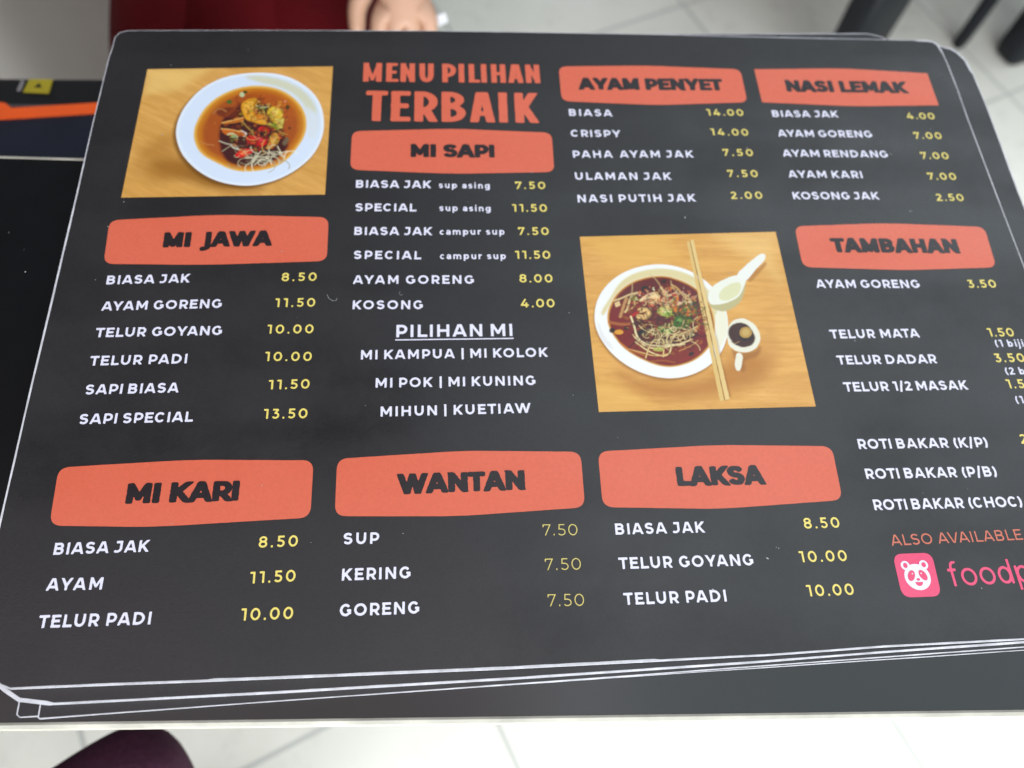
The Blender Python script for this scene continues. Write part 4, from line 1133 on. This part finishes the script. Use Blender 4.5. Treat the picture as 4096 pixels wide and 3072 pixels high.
def extra1(X, Y, put, rs):
    S = lambda cx, cy, rx, ry, n, col, wd, al: strands(None, X, Y, put, rs, (cx, cy), (rx, ry), n, col, wd, al)
    B = lambda cx, cy, rx, ry, n, cols, r0, r1, al: bits(X, Y, put, rs, (cx, cy), (rx, ry), n, cols, r0, r1, al)
    B(54, 36, 14, 18, 90, [(96, 52, 28), (150, 84, 40), (60, 36, 22), (206, 140, 70), (186, 110, 50)], .4, 1.5, .6)
    B(58, 28, 9, 8, 40, [(236, 180, 84), (214, 140, 50), (244, 206, 120), (120, 130, 60)], .3, 1.1, .7)
    B(55, 44, 12, 9, 44, [(60, 44, 26), (96, 104, 60), (190, 170, 130), (200, 60, 50)], .3, 1.2, .6)
    B(56, 46, 6, 4, 8, [(222, 40, 58), (240, 96, 100)], .4, 1.0, .7)
    B(54, 37, 15, 19, 170, [(150, 80, 40), (190, 116, 54), (84, 46, 26), (220, 160, 84), (120, 60, 32), (70, 60, 30)], .22, .7, .75)
    B(57, 28, 9, 7, 60, [(240, 190, 96), (216, 150, 60), (190, 110, 44), (250, 220, 140)], .2, .6, .8)
    B(57, 43, 8, 5, 26, [(214, 34, 50), (236, 80, 80), (170, 20, 36), (240, 120, 90)], .3, .9, .8)
    B(55, 36, 24, 22, 40, [(120, 60, 30), (210, 150, 90)], .2, .45, .6)
    S(59, 55.5, 9.5, 4.5, 34, (238, 230, 196), .42, .85)
    S(50, 56, 6, 5, 8, (200, 186, 150), .35, .7)
    S(52, 34, 14, 12, 26, (120, 60, 30), .6, .45)
    S(57, 36, 10, 10, 14, (236, 196, 110), .4, .55)
def extra2(X, Y, put, rs):
    S = lambda cx, cy, rx, ry, n, col, wd, al: strands(None, X, Y, put, rs, (cx, cy), (rx, ry), n, col, wd, al)
    B = lambda cx, cy, rx, ry, n, cols, r0, r1, al: bits(X, Y, put, rs, (cx, cy), (rx, ry), n, cols, r0, r1, al)
    B(33, 43, 18, 17, 120, [(96, 40, 26), (150, 74, 42), (60, 30, 20), (186, 110, 66), (120, 50, 32)], .4, 1.5, .5)
    B(34, 33, 14, 6, 60, [(236, 206, 150), (220, 150, 90), (200, 90, 50), (244, 222, 176)], .3, 1.2, .7)
    B(40, 40, 8, 5, 50, [(66, 108, 48), (110, 150, 70), (44, 76, 34), (170, 190, 100)], .3, .9, .75)
    B(33, 42, 18, 17, 220, [(120, 54, 32), (176, 96, 54), (80, 34, 24), (206, 140, 84), (100, 44, 28), (150, 70, 40)], .2, .65, .7)
    B(33, 32, 14, 6, 80, [(240, 214, 160), (226, 160, 96), (206, 96, 54), (248, 230, 190)], .2, .6, .8)
    B(33, 44, 20, 18, 26, [(40, 30, 22), (60, 70, 36)], .3, .8, .7)
    S(33, 50, 13, 7, 46, (230, 206, 150), .38, .75)
    S(30, 31, 13, 5, 18, (232, 204, 150), .5, .6)
    S(33, 45, 17, 14, 26, (176, 84, 44), .6, .35)
    S(41, 40, 7, 4, 16, (56, 92, 40), .7, .6)
    S(32, 44, 16, 12, 16, (48, 26, 20), .8, .45)
photo('food_photo', [(-188.97, 124.4), (-102.61, 127.34), (-102.49, 50.58), (-189.27, 49.22)], ART1, (86.5, 77.0), (220, 166, 94), 11, .55, 330,
      'printed photo of noodles in brown broth on a white plate', extra1)
photo('food_photo', [(8.96, 27.14), (97.9, 29.08), (97.71, -56.11), (9.29, -56.26)], ART2, (89.0, 84.5), (224, 168, 92), 12, .03, 380,
      'printed photo of red soup noodles with chopsticks, spoon and sauce dish', extra2)

# dust, crumbs and little scuffs on the top menu
def menu_dust():
    rnd = random.Random(23)
    V, F = [], []
    for k in range(56):
        x, y = rnd.uniform(-.20, .205), rnd.uniform(-.145, .148)
        r = rnd.choice((.00010, .00013, .00016, .00022, .0003))
        n = rnd.randint(4, 6); i = len(V)
        st = rnd.uniform(.8, 2.2); th = rnd.uniform(0, 3.14)
        for q in range(n):
            an = 6.283 * q / n
            a, b = r * st * math.cos(an), r * math.sin(an) * rnd.uniform(.6, 1.2)
            V.append((x + a * math.cos(th) - b * math.sin(th), y + a * math.sin(th) + b * math.cos(th), SZ + .0003))
        F.append(tuple(range(i, i + n)))
    def hair(pts, w):
        for a, b in zip(pts, pts[1:]):
            dx, dy = b[0] - a[0], b[1] - a[1]; L = math.hypot(dx, dy); nx, ny = -dy / L * w, dx / L * w
            i = len(V)
            V.extend([(a[0] / 1000 - nx, a[1] / 1000 - ny, SZ + .0003), (b[0] / 1000 - nx, b[1] / 1000 - ny, SZ + .0003), (b[0] / 1000 + nx, b[1] / 1000 + ny, SZ + .0003), (a[0] / 1000 + nx, a[1] / 1000 + ny, SZ + .0003)])
            F.append((i, i + 1, i + 2, i + 3))
    hair([(-99.0, -1.0), (-98.2, -2.8), (-96.6, -4.0), (-95.2, -3.8), (-94.9, -2.7)], .00007)
    hair([(-69, 0.2), (-69.6, -0.8), (-68.8, -1.8), (-67.9, -1.2)], .00005)
    hair([(178, -137.2), (178.2, -138.6)], .00012)
    d = mesh('dust_specks', V, F, simple('menu_dust', (.42, .43, .42), .9), A)
    d['kind'] = 'stuff'
menu_dust()

# ------------------------------------------------------------------ machine beyond the table, on the left
navy = simple('navy_plastic', (0.0085, 0.0105, 0.020), rough=0.35, var=0.2)
black_plastic = simple('black_plastic', (0.0035, 0.0035, 0.0038), rough=0.42, var=0.2)
orange_trim = simple('orange_trim', (0.80, 0.10, 0.012), rough=0.4, var=0.06)
yellow_lab = simple('yellow_sticker', (0.34, 0.27, 0.012), rough=0.5, var=0.12)
def machine():
    t = tag(empty('machine', (-0.5, 0.16, 0)), 'dark machine with navy lid, bright orange trim strip and yellow warning sticker', 'machine')
    o = Vector((0.5, -0.16, 0))
    def bx(name, x0, x1, y0, y1, z0, z1, mat, par=t, bev=.003):
        return box(name, x0 + .5, x1 + .5, y0 - .16, y1 - .16, z0, z1, mat, par, bev)
    bx('body', -.78, -.165, .088, .2290, 0, .6492, black_plastic, bev=.0015)
    bx('lid', -.78, -.165, .0865, .2075, .6412, .650, navy)
    # orange strip, running slightly askew along the lid's far edge, with a notch at its left end
    pts = [(-.78, .1850), (-.327, .1932), (-.2715, .1985), (-.20, .2055), (-.20, .2130), (-.2735, .2065), (-.3205, .2022), (-.3250, .2062), (-.3300, .2070), (-.78, .1985)]
    V = [(x + .5, y - .16, .6512) for x, y in pts] + [(x + .5, y - .16, .6501) for x, y in pts]
    n = len(pts)
    F = [tuple(range(n)), tuple(range(2 * n - 1, n - 1, -1))] + [(i, n + i, n + (i + 1) % n, (i + 1) % n) for i in range(n)]
    mesh('trim_strip', V, F, orange_trim, t)
    q = [(-.3172, .2165), (-.3012, .2155), (-.3009, .2279), (-.3155, .2281)]
    st = mesh('warning_sticker', [(x + .5, y - .16, .6498) for x, y in q], [(0, 1, 2, 3)], yellow_lab, t)
    tri = [(-.3112, .2206), (-.3062, .2204), (-.3086, .2246)]
    mesh('warning_triangle', [(x + .5, y - .16, .6501) for x, y in tri], [(0, 1, 2)], black_plastic, st)
    q = [(-.3214, .2178), (-.3188, .2172), (-.3180, .2262), (-.3203, .2272)]
    mesh('grey_sticker', [(x + .5, y - .16, .6498) for x, y in q], [(0, 1, 2, 3)], simple('grey_sticker', (.22, .2, .2), .5), t)
machine()

# ------------------------------------------------------------------ people
def skinned(name, joints, edges, mat, parent=None, levels=2, root=0):
    """one continuous surface grown round a skeleton of (x, y, z, rx[, ry]) joints"""
    me = bpy.data.meshes.new(name)
    me.from_pydata([j[:3] for j in joints], edges, [])
    o = bpy.data.objects.new(name, me)
    COL.objects.link(o)
    sk = o.modifiers.new('grow', 'SKIN')
    sk.use_smooth_shade = True
    for i, j in enumerate(joints):
        sv = me.skin_vertices[0].data[i]
        sv.radius = (j[3], j[4] if len(j) > 4 else j[3])
        sv.use_root = i == root
    ss = o.modifiers.new('round', 'SUBSURF')
    ss.levels = ss.render_levels = levels
    bpy.context.view_layer.update()
    dg = bpy.context.evaluated_depsgraph_get()
    new = bpy.data.meshes.new_from_object(o.evaluated_get(dg))
    o.modifiers.clear()
    o.data = new
    bpy.data.meshes.remove(me)
    new.name = name
    new.materials.clear()
    new.materials.append(mat)
    new.shade_smooth()
    if parent:
        o.parent = parent
    return o

def fabric(name, col, weave=900, var=.25, sheen=.0):
    m = Nodes(name)
    v = m.obj()
    f = m.noise(weave, 3, .6, v)
    g = m.noise(14, 4, .6, v)
    c0 = tuple(x * (1 - var) for x in col) + (1,)
    c1 = tuple(min(1, x * (1 + var)) for x in col) + (1,)
    a = m.n('ShaderNodeMath', operation='ADD'); m.l(f, a.inputs[0]); m.l(g, a.inputs[1])
    m.l(m.mix(m.remap(a.outputs[0], .7, 1.3, 0, 1), c0, c1), m.b.inputs['Base Color'])
    m.b.inputs['Roughness'].default_value = .85
    m.b.inputs["Specular IOR Level"].default_value = .12
    m.bump(f, .5, .001)
    return m.m

def skin_material():
    m = Nodes('skin')
    v = m.obj()
    f = m.noise(30, 4, .6, v)
    m.l(m.mix(m.remap(f, .3, .7, 0, 1), (.50, .285, .18, 1), (.58, .335, .23, 1)), m.b.inputs['Base Color'])
    m.b.inputs['Roughness'].default_value = .5
    m.b.inputs['Subsurface Weight'].default_value = .1
    m.b.inputs['Subsurface Radius'].default_value = (.01, .004, .002)
    return m.m
SKIN = skin_material()

def seated(name, label, cfg):
    """seated figure: one continuous body with face and five-fingered hands; clothing and hair are its children.
    cfg holds world positions of pelvis, chest, neck, head, shoulders, elbows, wrists, knees, ankles, toes"""
    J, Ed = [], []
    def j(p, rx, ry=None, to=None):
        J.append((*p, rx, ry or rx))
        if to is not None: Ed.append((to, len(J) - 1))
        return len(J) - 1
    V3 = Vector
    hs = cfg.get('hand_scale', 1.0)
    lg = cfg.get('leg', 1.0)
    pel, che, nek, hed = (V3(cfg[k]) for k in ('pelvis', 'chest', 'neck', 'head'))
    s = cfg.get('scale', 1.0)
    p = j(pel, .13 * s, .10 * s)
    mid = j(pel.lerp(che, .5), .115 * s, .095 * s, p)
    c = j(che, .14 * s, .10 * s, mid)
    n = j(nek, .05 * s, .05 * s, c)
    h0 = j(hed - V3((0, 0, .05)), .062 * s, .07 * s, n)
    h1 = j(hed, .076 * s, .088 * s, h0)
    h2 = j(hed + V3((0, 0, .075)), .055 * s, .065 * s, h1)
    for side in (0, 1):
        sh, el, wr = V3(cfg['shoulder'][side]), V3(cfg['elbow'][side]), V3(cfg['wrist'][side])
        a = j(sh, .052 * s, .052 * s, c)
        b = j(sh.lerp(el, .5), .045 * s, .045 * s, a)
        e = j(el, .038 * s, .038 * s, b)
        f = j(el.lerp(wr, .35), .036 * s, .036 * s, e)
        w = j(wr, .026 * s, .022 * s, f)
        fd = V3(cfg['hand_dir'][side]).normalized()
        acr = V3(cfg['hand_across'][side]).normalized()       # from little finger to thumb
        dn = fd.cross(acr).normalized()
        if dn.z > 0: dn = -dn
        palm = j(wr + fd * .045 * hs, .036 * hs, .017 * hs, w)
        for k, (off, Lf) in enumerate(((-.030, .058), (-.010, .072), (.010, .076), (.029, .068))):
            k0 = wr + (fd * (.080 - .004 * abs(k - 2)) + acr * off) * hs
            a0 = j(k0, .0120 * hs, .0115 * hs, palm)
            k1 = k0 + (fd * .85 + dn * .42) * Lf * .45 * hs
            k2 = k1 + (fd * .35 + dn * .9) * Lf * .32 * hs
            k3 = k2 + (fd * -.25 + dn * .95) * Lf * .26 * hs
            a1 = j(k1, .0100 * hs, .0100 * hs, a0); a2 = j(k2, .0092 * hs, .0092 * hs, a1); j(k3, .0075 * hs, .0075 * hs, a2)
        t0 = j(wr + (fd * .028 + acr * .034) * hs, .0150 * hs, .0140 * hs, palm)
        t1 = j(wr + (fd * .058 + acr * .056 + dn * .012) * hs, .0125 * hs, .012 * hs, t0)
        j(wr + (fd * .088 + acr * .056 + dn * .022) * hs, .0095 * hs, .0095 * hs, t1)
    for side in (0, 1):
        hp, kn, an, to = V3(cfg['hip'][side]), V3(cfg['knee'][side]), V3(cfg['ankle'][side]), V3(cfg['toe'][side])
        a = j(hp, .085 * s * lg, .085 * s * lg, p)
        b = j(hp.lerp(kn, .55), .068 * s * lg, .068 * s * lg, a)
        k = j(kn, .055 * s * lg, .055 * s * lg, b)
        cf = j(kn.lerp(an, .35), .052 * s * lg, .052 * s * lg, k)
        an_ = j(an, .036 * s, .036 * s, cf)
        j(to, .03 * s, .022 * s, an_)
    body = skinned('person', J, Ed, SKIN)
    tag(body, label, 'person')
    return body

def cover(name, J, Ed, mat, parent, root=0):
    return skinned(name, J, Ed, mat, parent, 3, root)

def ball(name, c, r, mat, parent, sz=(1, 1, 1)):
    bm = bmesh.new()
    bmesh.ops.create_uvsphere(bm, u_segments=16, v_segments=10, radius=r)
    for v in bm.verts:
        v.co = Vector((v.co.x * sz[0], v.co.y * sz[1], v.co.z * sz[2])) + Vector(c)
    return from_bm(name, bm, mat, parent, smooth=True)

maroon = fabric('maroon_cloth', (.066, .0008, .0022), weave=700, var=.22)
plum = fabric('plum_knit', (.072, .025, .047), weave=420, var=.35)
dark_cloth = fabric('dark_cloth', (.02, .02, .024))
hair_mat = simple('black_hair', (.006, .005, .005), .45, .3, 200)
eye_mat = simple('dark_eye', (.01, .008, .006), .15)
lip_mat = simple('lips', (.42, .14, .11), .45)
shoe_mat = simple('dark_shoe', (.012, .012, .014), .5)

def face_parts(body, head, fwd):
    h, f = Vector(head), Vector(fwd).normalized()
    side = Vector((0, 0, 1)).cross(f)
    for s in (-1, 1):
        ball('eye', h + f * .072 + side * s * .032 + Vector((0, 0, .008)), .0125, eye_mat, body)
        ball('ear', h + side * s * .078 + Vector((0, 0, .002)), .026, SKIN, body, (.5, .8, 1.25))
    ball('nose', h + f * .090 + Vector((0, 0, -.018)), .014, SKIN, body, (1, 1.1, 1.5))
    ball('mouth', h + f * .078 + Vector((0, 0, -.050)), .020, lip_mat, body, (1.1, .45, .4))
    ball('hair', h - f * .018 + Vector((0, 0, .035)), .098, hair_mat, body, (1.0, 1.06, 1.05))

# person sitting across the narrow table: maroon dress over the lap, hand resting beside the knee
g = dict(pelvis=(-.25, .84, .50), chest=(-.25, .90, .84), neck=(-.25, .90, 1.02), head=(-.25, .885, 1.15),
         shoulder=[(-.42, .90, .93), (-.08, .90, .93)], elbow=[(-.47, .80, .68), (-.02, .80, .70)], wrist=[(-.40, .62, .60), (-.084, .452, .578)],
         hand_dir=[(.15, -1, -.25), (-.02, -1, -.52)], hand_across=[(1, .1, 0), (-1, 0, .05)],
         hip=[(-.325, .83, .48), (-.175, .83, .48)], knee=[(-.298, .40, .478), (-.196, .40, .478)], ankle=[(-.30, .40, .09), (-.19, .40, .09)],
         toe=[(-.30, .29, .03), (-.19, .29, .03)], scale=.92, hand_scale=.74)
p1 = seated('person', 'person in maroon seated across the table, one hand resting at the knee', g)
J = [(-.25, .84, .50, .165, .135), (-.25, .87, .68, .135, .11), (-.25, .90, .84, .155, .115), (-.25, .90, .95, .10, .075),
     (-.325, .80, .49, .10), (-.296, .58, .487, .085), (-.287, .40, .478, .080), (-.287, .375, .25, .083),
     (-.175, .80, .49, .10), (-.19, .58, .487, .084), (-.197, .40, .478, .078), (-.197, .375, .25, .085),
     (-.42, .90, .92, .066), (-.45, .84, .78, .060), (-.08, .90, .92, .066), (-.05, .84, .78, .060)]
cover('dress', J, [(0, 1), (1, 2), (2, 3), (0, 4), (4, 5), (5, 6), (6, 7), (0, 8), (8, 9), (9, 10), (10, 11), (2, 12), (12, 13), (2, 14), (14, 15)], maroon, p1)
# cloth stretched between the two thighs
tube('lap_cloth', [(-.243, .80, .500), (-.240, .62, .498), (-.238, .48, .494), (-.238, .395, .480)], [.085, .080, .074, .066], maroon, p1, n=16)
for x in (-.30, -.19):
    tube('shoe', [(x, .45, .035), (x, .38, .045), (x, .30, .035), (x, .26, .025)], [.03, .042, .040, .02], shoe_mat, p1)
face_parts(p1, (-.25, .885, 1.15), (0, -1, -.1))
slip = mesh('paper_slip', [(-.058, .424, .5375), (-.049, .427, .5395), (-.047, .421, .5355), (-.056, .417, .5340),
                           (-.058, .424, .5365), (-.049, .427, .5385), (-.047, .421, .5345), (-.056, .417, .5330)],
            [(0, 3, 2, 1), (4, 5, 6, 7), (0, 1, 5, 4), (1, 2, 6, 5), (2, 3, 7, 6), (3, 0, 4, 7)], simple('white_paper', (.85, .85, .88), .6))
tag(slip, 'small white paper slip pinched at the fingers of the person in maroon', 'paper')

# the diner at the near side: only a knee in plum knit reaches into the picture
g2 = dict(pelvis=(-.70, -.47, .49), chest=(-.74, -.53, .86), neck=(-.74, -.53, 1.04), head=(-.73, -.50, 1.18),
          shoulder=[(-.60, -.64, .95), (-.86, -.40, .95)], elbow=[(-.52, -.66, .70), (-.90, -.30, .70)], wrist=[(-.50, -.44, .63), (-.84, -.22, .63)],
          hand_dir=[(.1, 1, -.2), (0, 1, -.2)], hand_across=[(-1, .1, 0), (1, .1, 0)],
          hip=[(-.62, -.48, .48), (-.74, -.38, .48)], knee=[(-.252, -.200, .545), (-.78, .02, .50)], ankle=[(-.33, -.40, .09), (-.80, .00, .09)],
          toe=[(-.31, -.30, .03), (-.80, .10, .03)], leg=.40)
p2 = seated('person', 'seated diner whose plum knitted knee reaches past the near table edge', g2)
J = [(-.70, -.47, .49, .15, .12), (-.715, -.50, .60, .13, .105), (-.62, -.47, .48, .095), (-.44, -.335, .525, .062), (-.305, -.240, .545, .040), (-.222, -.168, .553, .024), (-.245, -.250, .44, .046), (-.30, -.36, .24, .052), (-.33, -.395, .12, .050),
     (-.74, -.38, .48, .095), (-.77, -.18, .50, .078), (-.78, .02, .50, .062), (-.79, .01, .33, .058), (-.80, .00, .12, .052)]
cover('trousers', J, [(0, 1), (0, 2), (2, 3), (3, 4), (4, 5), (5, 6), (6, 7), (7, 8), (0, 9), (9, 10), (10, 11), (11, 12), (12, 13)], plum, p2)
J = [(-.703, -.475, .525, .160, .130), (-.73, -.51, .72, .135, .108), (-.74, -.53, .86, .155, .115), (-.74, -.53, .98, .09, .07), (-.60, -.64, .94, .068), (-.56, -.65, .82, .06), (-.86, -.40, .94, .068), (-.88, -.35, .82, .06)]
cover('shirt', J, [(0, 1), (1, 2), (2, 3), (2, 4), (4, 5), (2, 6), (6, 7)], dark_cloth, p2)
for x, y, dx in ((-.33, -.40, .03), (-.80, .00, 0)):
    tube('shoe', [(x - dx * .4, y - .05, .035), (x, y + .02, .045), (x + dx * .6, y + .10, .035), (x + dx, y + .14, .025)], [.03, .042, .040, .02], shoe_mat, p2)
face_parts(p2, (-.73, -.50, 1.18), (.7, .5, -.35))

# ------------------------------------------------------------------ stools and chairs
plastic = simple('black_moulded_plastic', (0.0055, 0.0065, 0.0085), rough=0.5, var=.25, scale=25, spec=.25)
stool_mat = simple('red_brown_plastic', (.12, .02, .012), .45)
def stool(x, y, h, label):
    t = tag(empty('stool', (x, y, 0)), label, 'stool', 'plastic stools under the seated people')
    bm = bmesh.new()
    box_bm(bm, -.16, .16, -.16, .16, h - .035, h, .016, 3)
    from_bm('seat', bm, stool_mat, t, True)
    for sx in (-1, 1):
        for sy in (-1, 1):
            tube('leg', [(sx * .12, sy * .12, h - .03), (sx * .165, sy * .165, 0)], [.019, .016], stool_mat, t)
    return t
stool(-.25, .86, .395, 'plastic stool carrying the person in maroon')
stool(-.71, -.48, .375, 'plastic stool carrying the near diner in plum knit')

def leg(name, x, y, h, w, d, ang, t, mat, taper=.86, lean=(0, 0)):
    """moulded chair leg: flat, wide, slightly tapered, rounded at the foot"""
    V, F = [], []
    ca, sa = math.cos(ang), math.sin(ang)
    prof = [(0.0, .70), (.006, .88), (.018, .97), (.04, 1.0), (h * .5, 1.0 / taper ** .5), (h, 1 / taper)]
    n = 20
    for z, k in prof:
        for q in range(n):
            a = 2 * math.pi * q / n
            c, s = math.cos(a), math.sin(a)
            u = (abs(c) ** .45) * (1 if c > 0 else -1) * w / 2 * k
            v = (abs(s) ** .45) * (1 if s > 0 else -1) * d / 2 * k
            V.append((x + u * ca - v * sa + lean[0] * z / h, y + u * sa + v * ca + lean[1] * z / h, z))
    for i in range(len(prof) - 1):
        for q in range(n):
            F.append((i * n + q, i * n + (q + 1) % n, (i + 1) * n + (q + 1) % n, (i + 1) * n + q))
    F.append(tuple(range(n))[::-1])
    F.append(tuple(range((len(prof) - 1) * n, len(prof) * n)))
    return mesh(name, V, F, mat, t, smooth=True)

def chair(org, du, dv, w, d, legs, label):
    """org: floor point of the nearest leg; du, dv: unit directions of the seat's two sides"""
    t = tag(empty('chair', (org[0], org[1], 0)), label, 'chair', 'black chairs standing on the tiles')
    du, dv = Vector(du).normalized(), Vector(dv).normalized()
    ang = math.atan2(du.y, du.x)
    for (a, b), (lw, ld) in legs:
        p = du * a * w + dv * b * d
        leg('leg', p.x, p.y, .42, lw, ld, ang, t, plastic)
    P = [du * (-.05) + dv * (-.05), du * (w + .05) + dv * (-.05), du * (w + .05) + dv * (d + .05), du * (-.05) + dv * (d + .05)]
    bm = bmesh.new()
    lo = [bm.verts.new((p.x, p.y, .42)) for p in P]
    hi = [bm.verts.new((p.x, p.y, .455)) for p in P]
    bm.faces.new(lo[::-1]); bm.faces.new(hi)
    for i in range(4):
        bm.faces.new((lo[i], lo[(i + 1) % 4], hi[(i + 1) % 4], hi[i]))
    bmesh.ops.bevel(bm, geom=bm.edges[:], offset=.012, segments=2, affect='EDGES')
    from_bm('seat', bm, plastic, t)
    a, b = dv * (d + .02) + du * (-.02), dv * (d + .02) + du * (w + .02)
    V = []
    for z, back in ((.455, 0), (.62, .02), (.80, .06), (.86, .07)):
        for p in (a, b):
            for th in (0, .028):
                q = p + dv * (back + th)
                V.append((q.x, q.y, z))
    F = []
    for i in range(3):
        k = i * 4
        F += [(k, k + 2, k + 6, k + 4), (k + 1, k + 5, k + 7, k + 3), (k, k + 4, k + 5, k + 1), (k + 2, k + 3, k + 7, k + 6)]
    F += [(0, 1, 3, 2), (12, 14, 15, 13)]
    mesh('backrest', V, F, plastic, t)
    return t
chair((.640, .862), (.90, .43), (-.43, .90), .335, .36,
      [((0, 0), (.085, .055)), ((1, 0), (.022, .022)), ((0, 1), (.06, .05)), ((1, 1), (.04, .04))],
      'black chair behind the menus with one broad leg and one slim leg showing')
chair((1.055, .985), (.93, .36), (-.36, .93), .40, .42,
      [((0, 0), (.092, .060)), ((1, 0), (.092, .060)), ((0, 1), (.07, .05)), ((1, 1), (.07, .05))],
      'black chair beyond the corner of the menus, broad rounded leg standing on the tile')

block_mat = simple('dull_grey_block', (.66, .63, .58), .55, .10, 3)  # added grey block: gives the far left the tone of shaded floor
cb = tag(empty('block', (-.90, .78, 0)), 'added plain grey cabinet standing behind the dark machine', 'block')
box('block_body', -.50, .494, -.17, .17, .06, .74, block_mat, cb, .004)
box('block_base', -.48, .474, -.15, .15, 0, .06, black_plastic, cb)
box('block_top', -.51, .497, -.18, .18, .7405, .765, block_mat, cb, .003)
